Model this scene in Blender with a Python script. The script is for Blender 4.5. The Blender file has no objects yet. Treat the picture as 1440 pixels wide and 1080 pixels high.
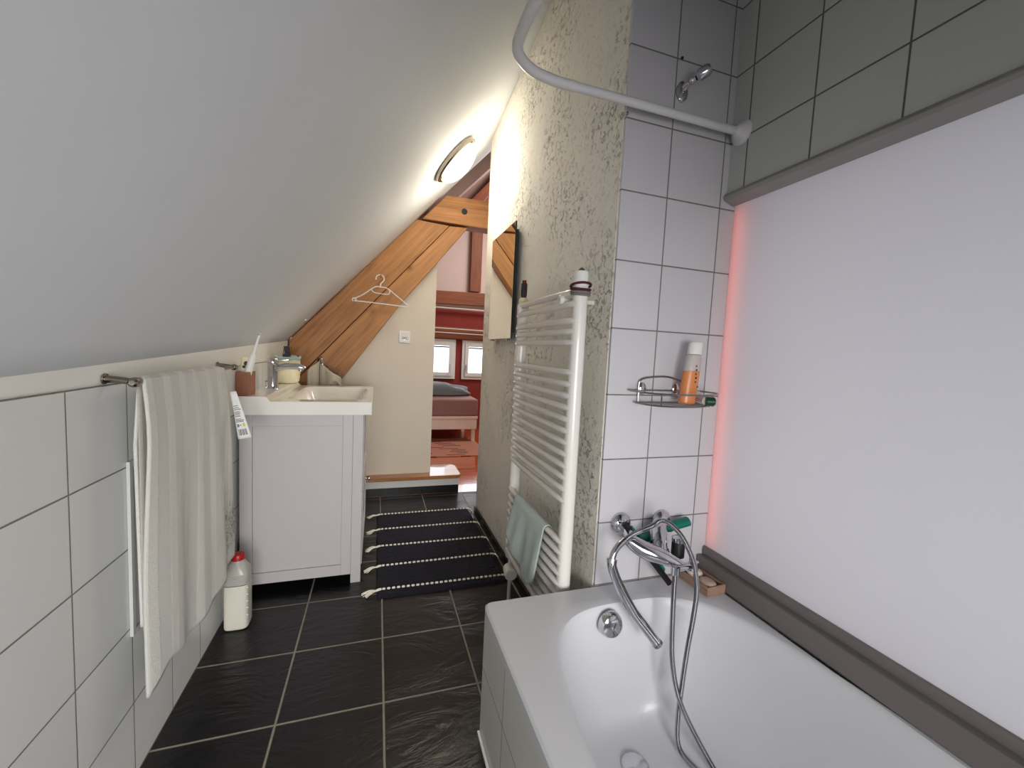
import bpy, bmesh, math, random
from mathutils import Vector, Matrix, noise
PI = math.pi
rnd = random.Random(7)
S = bpy.context.scene
COL = S.collection

# ------------------------------------------------------------------ helpers
class MB:
    """collects shapes of ONE part; build() links them as one mesh object"""
    def __init__(s): s.v, s.f, s.mi, s.m = [], [], [], 0
    def add(s, vs, fs):
        b = len(s.v); s.v += [tuple(v) for v in vs]
        for f in fs: s.f.append(tuple(b+i for i in f)); s.mi.append(s.m)
        return s
    def box(s, x0, x1, y0, y1, z0, z1, M=None):
        vs = [Vector((x, y, z)) for x in (x0, x1) for y in (y0, y1) for z in (z0, z1)]
        if M: vs = [M @ v for v in vs]
        return s.add(vs, [(0,1,3,2),(4,6,7,5),(0,4,5,1),(2,3,7,6),(0,2,6,4),(1,5,7,3)])
    def quad(s, a, b, c, d): return s.add([a,b,c,d], [(0,1,2,3)])
    def rings(s, R, cap0=True, cap1=True, closed=True):
        n = len(R[0]); vs = [p for r in R for p in r]; fs = []
        for i in range(len(R)-1):
            for j in range(n if closed else n-1):
                k = (j+1) % n
                fs.append((i*n+j, i*n+k, (i+1)*n+k, (i+1)*n+j))
        if cap0: fs.append(tuple(range(n))[::-1])
        if cap1: fs.append(tuple((len(R)-1)*n+j for j in range(n)))
        return s.add(vs, fs)
    def tube(s, pts, r, n=12, cap=True, flat=1.0, up=None):
        P = [Vector(p) for p in pts]; rr = r if isinstance(r, (list, tuple)) else [r]*len(P)
        T = []
        for i in range(len(P)):
            a = P[max(i-1,0)]; b = P[min(i+1,len(P)-1)]; t = (b-a)
            T.append(t.normalized() if t.length > 1e-9 else Vector((0,0,1)))
        u = Vector(up) if up else (Vector((0,0,1)) if abs(T[0].z) < .9 else Vector((1,0,0)))
        u = (u - T[0]*u.dot(T[0])).normalized(); R = []
        for i in range(len(P)):
            u = (u - T[i]*u.dot(T[i])).normalized(); w = T[i].cross(u)
            R.append([P[i] + (u*math.cos(2*PI*j/n)*flat + w*math.sin(2*PI*j/n))*rr[i] for j in range(n)])
        return s.rings(R, cap, cap)
    def lathe(s, prof, c=(0,0,0), axis=(0,0,1), n=28, sx=1, sy=1):
        a = Vector(axis).normalized(); q = Vector((0,0,1)).rotation_difference(a); c = Vector(c)
        R = [[c + q @ Vector((r*math.cos(2*PI*j/n)*sx, r*math.sin(2*PI*j/n)*sy, h)) for j in range(n)] for r, h in prof]
        return s.rings(R, True, True)
    def grid(s, fn, nu, nv):
        vs = [fn(i/nu, j/nv) for i in range(nu+1) for j in range(nv+1)]
        fs = [(i*(nv+1)+j, (i+1)*(nv+1)+j, (i+1)*(nv+1)+j+1, i*(nv+1)+j+1) for i in range(nu) for j in range(nv)]
        return s.add(vs, fs)
    def poly(s, pts, axis, a, b):
        """polygon pts (2D) extruded along axis from a to b"""
        def mk(p, t):
            return {0: (t, p[0], p[1]), 1: (p[0], t, p[1]), 2: (p[0], p[1], t)}[axis]
        return s.rings([[mk(p, a) for p in pts], [mk(p, b) for p in pts]])
    def sphere(s, c, r, n=14, sc=(1,1,1)):
        R = []
        for i in range(1, n):
            t = PI*i/n
            R.append([(c[0]+sc[0]*r*math.sin(t)*math.cos(2*PI*j/n), c[1]+sc[1]*r*math.sin(t)*math.sin(2*PI*j/n), c[2]+sc[2]*r*math.cos(t)) for j in range(n)])
        return s.rings(R)
    def build(s, name, mat, parent=None, smooth=True, bevel=0, seg=2, sub=0, solid=0, weld=False):
        me = bpy.data.meshes.new(name); me.from_pydata(s.v, [], s.f)
        for m in (mat if isinstance(mat, (list, tuple)) else [mat]): me.materials.append(m)
        for p, i in zip(me.polygons, s.mi): p.material_index = i
        bm = bmesh.new(); bm.from_mesh(me)
        if weld: bmesh.ops.remove_doubles(bm, verts=bm.verts, dist=1e-5)
        bmesh.ops.recalc_face_normals(bm, faces=bm.faces); bm.to_mesh(me); bm.free()
        if smooth:
            me.polygons.foreach_set('use_smooth', [True]*len(me.polygons))
            me.set_sharp_from_angle(angle=math.radians(35))
        o = bpy.data.objects.new(name, me); COL.objects.link(o)
        if parent is not None:
            o.parent = parent; w = Vector((0,0,0)); q = parent
            while q: w += q.location; q = q.parent
            o.location = -w
        if solid:
            m = o.modifiers.new('solid', 'SOLIDIFY'); m.thickness = solid; m.offset = 0
        if bevel:
            m = o.modifiers.new('bevel', 'BEVEL'); m.width = bevel; m.segments = seg; m.limit_method = 'ANGLE'; m.angle_limit = math.radians(40)
            m.harden_normals = False
        if sub:
            m = o.modifiers.new('sub', 'SUBSURF'); m.levels = m.render_levels = sub
        return o

def tag(o, label=None, cat=None, group=None, kind=None):
    if label: o['label'] = label
    if cat: o['category'] = cat
    if group: o['group'] = group
    if kind: o['kind'] = kind
    return o
def thing(name, label, cat, loc, group=None):
    o = bpy.data.objects.new(name, None); o.empty_display_size = .02; COL.objects.link(o); o.location = loc
    return tag(o, label, cat, group)
def struct(o, label=None, cat=None):
    o['kind'] = 'structure'
    if label: o['label'] = label
    if cat: o['category'] = cat
    return o
def arc(c, r, a0, a1, n, ux=(1,0,0), uy=(0,0,1)):
    ux, uy, c = Vector(ux), Vector(uy), Vector(c)
    return [c + ux*r*math.cos(math.radians(a0+(a1-a0)*i/n)) + uy*r*math.sin(math.radians(a0+(a1-a0)*i/n)) for i in range(n+1)]
def smoothpath(pts, n=8):
    P = [Vector(p) for p in pts]; out = []
    for i in range(len(P)-1):
        p0, p1, p2, p3 = P[max(i-1,0)], P[i], P[i+1], P[min(i+2,len(P)-1)]
        for k in range(n):
            t = k/n
            out.append(.5*((2*p1)+(p2-p0)*t+(2*p0-5*p1+4*p2-p3)*t*t+(3*p1-p0-3*p2+p3)*t**3))
    return out+[P[-1]]

# ------------------------------------------------------------------ materials
def new_mat(name):
    m = bpy.data.materials.new(name); m.use_nodes = True
    nt = m.node_tree; return m, nt, nt.nodes['Principled BSDF']
def srgb(r, g, b):
    f = lambda c: (c/255/12.92) if c/255 <= .04045 else ((c/255+.055)/1.055)**2.4
    return (f(r), f(g), f(b), 1)
def node(nt, t, **k):
    n = nt.nodes.new(t)
    for a, b in k.items():
        if a in n.inputs.keys() if isinstance(a, str) else False: n.inputs[a].default_value = b
        else: setattr(n, a, b)
    return n
def mth(nt, op, a, b=None, c=None):
    n = nt.nodes.new('ShaderNodeMath'); n.operation = op
    for i, x in enumerate((a, b, c)):
        if x is None: continue
        if isinstance(x, (int, float)): n.inputs[i].default_value = x
        else: nt.links.new(x, n.inputs[i])
    return n.outputs[0]
def mixc(nt, f, a, b):
    n = nt.nodes.new('ShaderNodeMix'); n.data_type = 'RGBA'
    for i, x in ((0, f), (6, a), (7, b)):
        if isinstance(x, (int, float)): n.inputs[i].default_value = x
        elif isinstance(x, tuple): n.inputs[i].default_value = x
        else: nt.links.new(x, n.inputs[i])
    return n.outputs[2]
def coords(nt, scale=(1,1,1), rot=(0,0,0), loc=(0,0,0)):
    c = nt.nodes.new('ShaderNodeTexCoord'); m = nt.nodes.new('ShaderNodeMapping')
    m.inputs['Scale'].default_value = scale; m.inputs['Rotation'].default_value = rot; m.inputs['Location'].default_value = loc
    nt.links.new(c.outputs['Object'], m.inputs[0]); return m.outputs[0]
def noisetex(nt, vec, scale, detail=4, rough=.5, dist=0):
    n = nt.nodes.new('ShaderNodeTexNoise'); nt.links.new(vec, n.inputs['Vector'])
    n.inputs['Scale'].default_value = scale; n.inputs['Detail'].default_value = detail
    n.inputs['Roughness'].default_value = rough; n.inputs['Distortion'].default_value = dist
    return n.outputs['Fac']
def ramp(nt, f, stops):
    n = nt.nodes.new('ShaderNodeValToRGB'); nt.links.new(f, n.inputs[0]); e = n.color_ramp.elements
    while len(e) < len(stops): e.new(.5)
    for i, (p, c) in enumerate(stops): e[i].position = p; e[i].color = c if isinstance(c, tuple) else (c,c,c,1)
    return n.outputs[0]
def bump(nt, b, h, strength=.3, dist=.01):
    n = nt.nodes.new('ShaderNodeBump'); n.inputs['Strength'].default_value = strength; n.inputs['Distance'].default_value = dist
    nt.links.new(h, n.inputs['Height']); nt.links.new(n.outputs[0], b.inputs['Normal']); return n
def plain(name, rgb, rough=.5, metal=0, var=.04, bmp=0, bscale=200, trans=0, coat=0, sheen=0, emis=None, es=0, ior=1.45, alpha=1):
    m, nt, b = new_mat(name); c = srgb(*rgb); v = coords(nt)
    d = tuple(x*(1-var*2) for x in c[:3])+(1,)
    f = noisetex(nt, v, 9, 3)
    nt.links.new(mixc(nt, f, d, c), b.inputs['Base Color'])
    b.inputs['Roughness'].default_value = rough; b.inputs['Metallic'].default_value = metal
    b.inputs['Transmission Weight'].default_value = trans; b.inputs['Coat Weight'].default_value = coat; b.inputs['IOR'].default_value = ior
    b.inputs['Sheen Weight'].default_value = sheen
    if emis: b.inputs['Emission Color'].default_value = srgb(*emis); b.inputs['Emission Strength'].default_value = es
    if bmp: bump(nt, b, noisetex(nt, v, bscale, 3), bmp, .002)
    return m
def tiles(name, ax, size, off, base, grout, gw=.0025, rough=.3, var=.03, slate=False, size2=None, halfshift=False):
    """ax = two axis indices of the surface; grout grid every `size` metres starting at off"""
    m, nt, b = new_mat(name)
    c = nt.nodes.new('ShaderNodeTexCoord'); s = nt.nodes.new('ShaderNodeSeparateXYZ'); nt.links.new(c.outputs['Object'], s.inputs[0])
    masks, cells = [], []
    for k, a in enumerate(ax):
        sz = size if (k == 0 or not size2) else size2
        t = mth(nt, 'DIVIDE', mth(nt, 'SUBTRACT', s.outputs[a], off[k]), sz)
        fr = mth(nt, 'FRACT', t); cells.append(mth(nt, 'FLOOR', t))
        dd = mth(nt, 'MULTIPLY', mth(nt, 'MINIMUM', fr, mth(nt, 'SUBTRACT', 1, fr)), sz)
        mr = nt.nodes.new('ShaderNodeMapRange'); mr.interpolation_type = 'SMOOTHSTEP'
        nt.links.new(dd, mr.inputs[0]); mr.inputs[1].default_value = gw*.35; mr.inputs[2].default_value = gw*.85
        masks.append(mr.outputs[0])
    mk = mth(nt, 'MINIMUM', masks[0], masks[1])
    cb = nt.nodes.new('ShaderNodeCombineXYZ'); nt.links.new(cells[0], cb.inputs[0]); nt.links.new(cells[1], cb.inputs[1])
    wn = nt.nodes.new('ShaderNodeTexWhiteNoise'); nt.links.new(cb.outputs[0], wn.inputs[0])
    bc = srgb(*base); lo = tuple(x*(1-var*2) for x in bc[:3])+(1,)
    col = mixc(nt, wn.outputs['Value'], lo, bc)
    v = c.outputs['Object']
    if slate:
        col = mixc(nt, noisetex(nt, v, 6, 6, .6), tuple(x*.75 for x in bc[:3])+(1,), col)
    gn = noisetex(nt, v, 30, 2); g0 = srgb(*grout)
    nt.links.new(mixc(nt, mk, mixc(nt, gn, tuple(x*.6 for x in g0[:3])+(1,), g0), col), b.inputs['Base Color'])
    r = mth(nt, 'MULTIPLY_ADD', mk, rough-.8, .8); 
    if slate: r = mth(nt, 'ADD', r, mth(nt, 'MULTIPLY', noisetex(nt, v, 12, 4), .12))
    nt.links.new(r, b.inputs['Roughness'])
    if slate:
        sep = nt.nodes.new('ShaderNodeVectorMath'); sep.operation = 'ADD'; nt.links.new(v, sep.inputs[0])
        sc = nt.nodes.new('ShaderNodeVectorMath'); sc.operation = 'SCALE'; nt.links.new(cb.outputs[0], sc.inputs[0]); sc.inputs['Scale'].default_value = 3.7
        nt.links.new(sc.outputs[0], sep.inputs[1])
        mp = nt.nodes.new('ShaderNodeMapping'); mp.inputs['Scale'].default_value = (1, 2.2, 1); nt.links.new(sep.outputs[0], mp.inputs[0])
        n1 = noisetex(nt, mp.outputs[0], 3.5, 5, .55, 1.6)
        rid = mth(nt, 'ABSOLUTE', mth(nt, 'SUBTRACT', n1, .5)); rid = mth(nt, 'MINIMUM', mth(nt, 'MULTIPLY', rid, 8), 1)
        h = mth(nt, 'ADD', mth(nt, 'MULTIPLY', rid, .45), mth(nt, 'MULTIPLY', noisetex(nt, mp.outputs[0], 14, 5), .5))
        h = mth(nt, 'ADD', mth(nt, 'MULTIPLY', mk, .6), h)
        bump(nt, b, h, .55, .0035)
    else:
        h = mth(nt, 'ADD', mk, mth(nt, 'MULTIPLY', noisetex(nt, v, 5, 2), .25))
        bump(nt, b, h, .5, .0012)
    b.inputs['Specular IOR Level'].default_value = .4 if slate else .5
    return m
def wood(name, light, dark, grain=1.0, rough=.55, knots=True, axis=0, coat=0):
    m, nt, b = new_mat(name)
    sc = [14, 14, 14]; sc[axis] = 1.1
    v = coords(nt, tuple(x*grain for x in sc))
    n1 = noisetex(nt, v, 1.6, 6, .6, .7)
    sc2 = [70, 70, 70]; sc2[axis] = 2.0
    n2 = noisetex(nt, coords(nt, tuple(x*grain for x in sc2)), 1.5, 4, .6, .5)
    n3 = noisetex(nt, coords(nt, tuple((2.2 if i != axis else .8) for i in range(3))), 1.5, 3)
    f = mth(nt, 'ADD', mth(nt, 'MULTIPLY', n1, .45), mth(nt, 'ADD', mth(nt, 'MULTIPLY', n2, .25), mth(nt, 'MULTIPLY', n3, .3)))
    L, D = srgb(*light), srgb(*dark)
    col = ramp(nt, f, [(.36, D), (.5, tuple(a*.65+c*.35 for a, c in zip(L, D))), (.64, L)])
    if knots:
        k = [2.6]*3; k[axis] = 1.7
        v2 = coords(nt, tuple(k), loc=(.3, .2, .1))
        vo = nt.nodes.new('ShaderNodeTexVoronoi'); nt.links.new(v2, vo.inputs['Vector']); vo.inputs['Scale'].default_value = 2.2
        kd = ramp(nt, vo.outputs['Distance'], [(.0, 1.), (.07, .9), (.12, .25), (.2, 0.)])
        col = mixc(nt, kd, col, tuple(x*.35 for x in D[:3])+(1,))
    nt.links.new(col, b.inputs['Base Color']); b.inputs['Roughness'].default_value = rough; b.inputs['Coat Weight'].default_value = coat
    bump(nt, b, f, .25, .002)
    return m

def plaster_mat():
    m, nt, b = new_mat('rough_lime_plaster'); v = coords(nt)
    n0 = noisetex(nt, v, 2.6, 5, .6)                                  # where the coarse scars sit
    msk = ramp(nt, n0, [(.44, .12), (.60, 1.)])
    vo = nt.nodes.new('ShaderNodeTexVoronoi'); vo.feature = 'DISTANCE_TO_EDGE'; nt.links.new(v, vo.inputs['Vector']); vo.inputs['Scale'].default_value = 26
    n1 = noisetex(nt, v, 52, 6, .7, .7)
    scar = ramp(nt, n1, [(.36, 0.), (.43, .9), (.48, 1.)])
    h = mth(nt, 'MULTIPLY', mth(nt, 'SUBTRACT', scar, 1), msk)
    h2 = mth(nt, 'ADD', h, mth(nt, 'MULTIPLY', noisetex(nt, v, 7, 5), .8))
    h2 = mth(nt, 'ADD', h2, mth(nt, 'MULTIPLY', noisetex(nt, v, 75, 4), .25))
    base = mixc(nt, noisetex(nt, v, 1.6, 4), srgb(220, 214, 202), srgb(238, 234, 225))
    col = mixc(nt, mth(nt, 'MULTIPLY', mth(nt, 'MULTIPLY', h, -1), .16), base, srgb(104, 92, 76))  # relief shade of the scars put into the colour, frontal light barely shows it
    nt.links.new(col, b.inputs['Base Color']); b.inputs['Roughness'].default_value = .85
    bump(nt, b, h2, 1.0, .008)
    return m
def terry(name, c0, c1, stripes=True):
    m, nt, b = new_mat(name); v = coords(nt)
    col = mixc(nt, noisetex(nt, v, 160, 3, .7), srgb(*c0), srgb(*c1))
    h = noisetex(nt, v, 330, 3, .7)
    if stripes:
        s = nt.nodes.new('ShaderNodeSeparateXYZ'); nt.links.new(v, s.inputs[0])
        f = mth(nt, 'FRACT', mth(nt, 'MULTIPLY', s.outputs[1], 11.5))
        t = ramp(nt, f, [(.0, 1.), (.08, 0.), (.42, 0.), (.5, 1.)])
        col = mixc(nt, mth(nt, 'MULTIPLY', t, .5), col, srgb(*[x*.80 for x in c0]))
        h = mth(nt, 'MULTIPLY', h, mth(nt, 'MULTIPLY_ADD', t, -.6, 1))
    nt.links.new(col, b.inputs['Base Color']); b.inputs['Roughness'].default_value = .95; b.inputs['Sheen Weight'].default_value = .3
    bump(nt, b, h, .9, .004); return m

M = {}
M['paint'] = plain('white_wall_paint', (226,224,218), .75, bmp=.15, bscale=90, var=.02)
M['ceil'] = plain('white_ceiling_paint', (218,221,224), .8, bmp=.12, bscale=30, var=.02)
M['warm_paint'] = plain('cream_wall_paint', (222,212,196), .8, bmp=.15, bscale=60, var=.03)
M['plaster'] = plaster_mat()
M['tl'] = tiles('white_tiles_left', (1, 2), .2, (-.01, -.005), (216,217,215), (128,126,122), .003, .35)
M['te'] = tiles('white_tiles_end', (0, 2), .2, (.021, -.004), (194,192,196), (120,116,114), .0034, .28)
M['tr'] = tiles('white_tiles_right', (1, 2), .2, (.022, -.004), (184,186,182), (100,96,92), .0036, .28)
M['ta'] = tiles('white_tiles_bath_apron', (1, 2), .32, (-.08, -.115), (196,194,188), (120,116,108), .0026, .35)
M['floor'] = tiles('black_slate_tiles', (0, 1), .30, (-.258, .053), (20,19,21), (150,144,128), .0052, .24, slate=True)
M['darktile'] = plain('black_skirting_tile', (24,23,25), .3, var=.1, bmp=.3, bscale=40)
M['bathenamel'] = plain('white_bath_enamel', (197,198,201), .36, var=.01, coat=.12)
M['ceramic'] = plain('white_ceramic', (232,229,222), .12, var=.01, coat=.4)
M['cab'] = plain('light_grey_cabinet_paint', (186,181,181), .4, var=.015)
M['chrome'] = plain('chrome', (205,205,210), .09, 1, .02)
M['nickel'] = plain('brushed_nickel', (150,142,132), .25, 1, .03)
M['steelwire'] = plain('dull_steel_wire', (150,148,148), .3, 1, .03)
M['hose'] = plain('steel_hose', (170,170,174), .24, 1, .03)
M['whitemetal'] = plain('white_enamelled_metal', (216,212,206), .3, var=.01, coat=.3)
M['whiteplastic'] = plain('white_plastic', (226,225,222), .38, var=.01)
M['hatch'] = plain('grey_white_hatch_paint', (188,189,188), .5)
M['rod'] = plain('white_lacquered_tube', (206,205,205), .3, var=.01)
M['ledge'] = plain('grey_brown_painted_profile', (112,106,104), .42, var=.06)
M['trim'] = plain('grey_painted_profile', (150,148,144), .4, var=.05)
M['beam'] = wood('honey_pine_beam', (188,134,80), (116,68,32), 1.0, .6)
M['pine'] = wood('pale_pine', (200,152,92), (160,106,56), 1.5, .5, False)
M['dkbeam'] = wood('reddish_brown_beam', (150,84,50), (92,42,26), 1.2, .6)
M['boards'] = wood('dark_roof_boards', (126,92,84), (74,48,44), 1.0, .7, axis=0)
M['rafter'] = plain('limewashed_rafter', (190,165,155), .8, var=.12)
M['tread'] = wood('varnished_oak_step', (180,124,70), (132,80,40), 2.2, .38, False, coat=.6)
M['woodfloor'] = wood('varnished_orange_floorboards', (190,92,40), (150,62,26), .8, .14, False, axis=0, coat=.8)
M['redwall'] = plain('red_wall_paint', (140,50,42), .8, var=.06)
M['purple'] = plain('mauve_partition_paint', (214,190,180), .8)
M['bedwood'] = plain('pale_birch_bedframe', (226,206,196), .4, var=.06)
M['mattress'] = plain('brown_mattress_cover', (142,104,98), .8, var=.05)
M['blanket'] = plain('grey_blanket', (104,108,112), .85, var=.08, sheen=.3)
M['terry'] = terry('grey_beige_terry', (202,200,192), (228,226,220))
M['terryback'] = terry('grey_terry_plain', (172,166,156), (190,184,176), False)
M['handtowel'] = terry('beige_hand_towel', (196,186,166), (216,206,188), False)
M['handtowel2'] = terry('brown_hand_towel', (122,92,68), (146,112,84), False)
M['greencloth'] = terry('grey_green_cloth', (160,176,170), (192,204,198), False)
M['navy'] = terry('navy_cotton_pile', (8,8,20), (20,20,38), False); M['navy'].node_tree.nodes['Principled BSDF'].inputs['Sheen Weight'].default_value = 0
M['cream'] = plain('cream_cotton_yarn', (244,240,224), .9, var=.05, bmp=.4, bscale=400)
M['walnut'] = wood('walnut_box', (150,92,62), (104,58,38), 4, .4, False, axis=2)
M['soapwood'] = wood('bamboo_box', (158,128,108), (118,92,76), 5, .5, False, axis=1)
M['soap'] = plain('ivory_soap', (214,200,184), .45)
M['soap2'] = plain('tan_soap', (176,152,136), .5)
M['teal'] = plain('teal_plastic', (0,104,88), .35, var=.05)
M['dkgreen'] = plain('dark_green_plastic', (6,62,42), .35, var=.05)
M['black'] = plain('black_rubber', (16,16,17), .45)
M['red'] = plain('red_plastic', (176,24,30), .35)
M['maroon'] = plain('maroon_elastic', (70,22,30), .8)
M['greyband'] = plain('grey_elastic', (120,112,112), .8)
M['brownplastic'] = plain('dark_brown_plastic', (52,36,34), .5)
M['pouch'] = plain('pale_yellow_fabric', (236,226,192), .9, var=.05, bmp=.3, bscale=300)
M['mint'] = plain('mint_lining_fabric', (172,196,186), .9)
M['ink'] = plain('dark_print', (50,50,52), .6)
M['greyink'] = plain('grey_print', (120,122,120), .6)
M['yellow'] = plain('yellow_print', (205,200,60), .6)
M['paper'] = plain('white_paper', (226,226,222), .7)
M['green'] = plain('sage_green_thread', (116,134,112), .9)
M['mould'] = plain('translucent_milky_plastic', (205,204,196), .3, trans=.35)
M['milk'] = plain('milky_liquid', (214,210,196), .4)
M['shampoo'] = plain('orange_shampoo', (226,140,84), .3, trans=.15)
M['clearplastic'] = plain('clear_frosted_plastic', (222,212,206), .3, trans=.4)
M['glassedge'] = plain('green_glass_edge', (20,40,34), .2)
m, nt, b = new_mat('mirror_silver'); b.inputs['Base Color'].default_value = (.86,.87,.85,1); b.inputs['Metallic'].default_value = 1; b.inputs['Roughness'].default_value = .015; M['mirror'] = m
# diffusing bath screen
m, nt, b = new_mat('opal_screen'); out = nt.nodes['Material Output']
tr = nt.nodes.new('ShaderNodeBsdfTranslucent'); tr.inputs[0].default_value = (.9,.9,.92,1)
df = nt.nodes.new('ShaderNodeBsdfDiffuse'); df.inputs[0].default_value = (.70,.70,.73,1)
gl = nt.nodes.new('ShaderNodeBsdfGlossy'); gl.inputs['Roughness'].default_value = .35
mx = nt.nodes.new('ShaderNodeMixShader'); mx.inputs[0].default_value = .5; nt.links.new(tr.outputs[0], mx.inputs[2]); nt.links.new(df.outputs[0], mx.inputs[1])
mx2 = nt.nodes.new('ShaderNodeMixShader'); mx2.inputs[0].default_value = .03; nt.links.new(mx.outputs[0], mx2.inputs[1]); nt.links.new(gl.outputs[0], mx2.inputs[2])
nt.links.new(mx2.outputs[0], out.inputs[0]); M['screen'] = m
def emit(name, rgb, st):
    m, nt, b = new_mat(name); b.inputs['Base Color'].default_value = srgb(*rgb)
    b.inputs['Emission Color'].default_value = srgb(*rgb); b.inputs['Emission Strength'].default_value = st; return m
M['lampglass'] = emit('lit_opal_lamp_glass', (255,246,222), 7)
M['daypane'] = emit('daylit_window_glass', (232,240,255), 2.2)
M['coral'] = emit('added_coral_glow', (255,128,104), 3.0)

# ------------------------------------------------------------------ room shell
fl = MB(); fl.box(-.6, .70, -1.3, 3.10, -.05, 0); struct(fl.build('floor', M['floor'], smooth=False), 'black slate tiled bathroom floor with pale grout')
fl = MB(); fl.box(.665, 1.2, -1.3, 1.085, -.05, -.001); struct(fl.build('floor', M['floor'], smooth=False))
fl = MB(); fl.box(.70, 2.4, 2.67, 3.10, -.05, 0); struct(fl.build('floor', M['floor'], smooth=False))
fl = MB(); fl.box(-.6, 2.4, 3.10, 5.75, -.05, 0); struct(fl.build('floor', M['woodfloor'], smooth=False), 'glossy orange wooden floor of the bedroom')
# sloping ceiling, a slightly uneven plastered plane
YK = [-1.3, 1.0, 1.8, 2.2, 2.67, 3.05]; ZK = [2.88, 2.69, 2.58, 2.52, 2.455, 2.47]
def zslope(x, y):
    zl = 1.03+.035*y
    for i in range(5):
        if y <= YK[i+1] or i == 4:
            t = (y-YK[i])/(YK[i+1]-YK[i]); zr = ZK[i]+(ZK[i+1]-ZK[i])*t; break
    return zl+(zr-zl)*(x+.556)/1.211
c = MB(); c.grid(lambda u, v: (-.62+u*2.0, -1.3+v*4.35, zslope(-.62+u*2.0, -1.3+v*4.35)), 24, 50)
struct(c.build('ceiling', M['ceil'], solid=.02, weld=True), 'sloping white attic ceiling')
# left wall: plaster above, tiles below
w = MB(); w.poly([(-1.3,-.02),(3.2,-.02),(3.2,1.19),(-1.3,1.03)], 0, -.66, -.566); struct(w.build('wall_left', M['paint'], smooth=False))
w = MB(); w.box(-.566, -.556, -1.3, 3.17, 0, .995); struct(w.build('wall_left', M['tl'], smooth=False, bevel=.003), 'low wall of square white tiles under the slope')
# end wall block: tiled face to the bath, rough plaster face to the passage
w = MB(); w.box(.660, 1.5, 1.095, 2.67, 0, 3.6); struct(w.build('wall_middle', M['plaster'], smooth=False, bevel=.003), 'rough off-white plastered wall')
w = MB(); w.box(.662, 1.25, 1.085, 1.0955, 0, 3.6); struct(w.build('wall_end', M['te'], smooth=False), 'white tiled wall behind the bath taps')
# window-side wall: tiled band above the opal screen
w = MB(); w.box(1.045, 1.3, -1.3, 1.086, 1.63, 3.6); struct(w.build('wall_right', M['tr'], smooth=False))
w = MB(); w.box(1.10, 1.3, -1.3, 1.086, 0, .44); struct(w.build('wall_right', M['paint'], smooth=False))
w = MB(); w.box(-.66, 1.3, -1.4, -1.3, 0, 3.6); struct(w.build('wall_back', M['paint'], smooth=False))
w = MB(); w.box(1.5, 1.6, -1.3, 1.1, 0, 3.6); struct(w.build('wall_right', M['paint'], smooth=False))
w = MB(); w.box(1.3, 1.5, -1.3, 1.1, 2.9, 3.0); w.build('wall_right', M['paint'], smooth=False)['kind'] = 'structure'
# screen (window_1) with head profile and sill profile
win = MB(); win.box(1.080, 1.084, -1.29, 1.084, .476, 1.618)
wo = struct(win.build('window_1', M['screen'], smooth=False), 'large white translucent pane beside the bath with a coral edge glow')
hp = MB(); hp.poly([(1.0455,1.645),(1.036,1.640),(1.030,1.630),(1.034,1.620),(1.075,1.608),(1.0795,1.612),(1.0795,1.640)], 1, -1.29, 1.083)
hp.build('window_head_profile', M['trim'], wo, bevel=.0015)
sp = MB(); sp.poly([(1.046,.396),(1.0795,.396),(1.0795,.455),(1.046,.457)], 1, -1.29, 1.083); sp.build('window_sill', M['ledge'], wo, bevel=.002)
sp = MB(); sp.poly([(1.069,.4575),(1.0795,.4575),(1.0795,.484),(1.073,.484),(1.069,.478)], 1, -1.29, 1.083); sp.build('glazing_bead', M['ledge'], wo, bevel=.001)
# added coral emitter behind the pane for its edge glow, daylight behind it
st = MB(); st.box(1.116, 1.119, 1.050, 1.082, .49, 1.60); so = st.build('coral_glow_emitter', M['coral'], wo, smooth=False)
# step / plinth of the white partition
sb = MB(); sb.box(-.556, .622, 3.105, 3.36, 0, .062); b0 = struct(sb.build('trim_1', M['darktile'], smooth=False), 'low step in front of the partition with oak tread')
sb = MB(); sb.box(-.556, .626, 3.098, 3.36, .062, .118); sb.build('riser_board', M['whiteplastic'], b0, smooth=False, bevel=.002)
sb = MB(); pts = [(-.556,3.075),(.60,3.075)] + [(.60+.035*math.sin(a), 3.11-.035*math.cos(a)) for a in [i*PI/16 for i in range(1,9)]] + [(.635,3.34),(.60,3.385),(-.556,3.385)]
sb.poly(pts, 2, .118, .146); sb.build('tread', M['tread'], b0, bevel=.004)
# white partition behind the brace
w = MB(); w.poly([(-.556,.146),(.408,.146),(.408,1.83),(-.556,.97)], 1, 3.17, 3.27); struct(w.build('wall_partition', M['warm_paint'], smooth=False), 'cream partition wall under the timber brace')
# bedroom shell
w = MB(); w.box(-.66, .705, 5.65, 5.8, 0, 1.0+.0); Y0, Y1 = 5.65, 5.80
w = MB()
def gable(x0, x1, z0, z1): w.box(x0, x1, Y0, Y1, z0, z1)
gable(-.66, 2.5, -.02, .70); gable(-.66, .62, .70, 1.24); gable(1.015, 1.105, .70, 1.24); gable(1.50, 2.5, .70, 1.24); gable(-.66, 2.5, 1.24, 1.645)
struct(w.build('wall_gable', M['redwall'], smooth=False), 'brick red bedroom wall with two small windows')
w = MB(); w.box(-.66, 2.5, Y0+.02, Y1, 1.645, 4.2); struct(w.build('wall_gable', M['purple'], smooth=False))
w = MB(); w.box(2.4, 2.5, 2.6, 5.7, 0, 4.2); struct(w.build('wall_bedroom', M['warm_paint'], smooth=False))
w = MB(); w.box(-.75, -.66, 3.2, 5.8, 0, 1.3); struct(w.build('wall_bedroom', M['warm_paint'], smooth=False))
w = MB(); w.box(1.5, 2.4, 2.60, 2.67, 0, 4.2); struct(w.build('wall_bedroom', M['warm_paint'], smooth=False))
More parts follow.
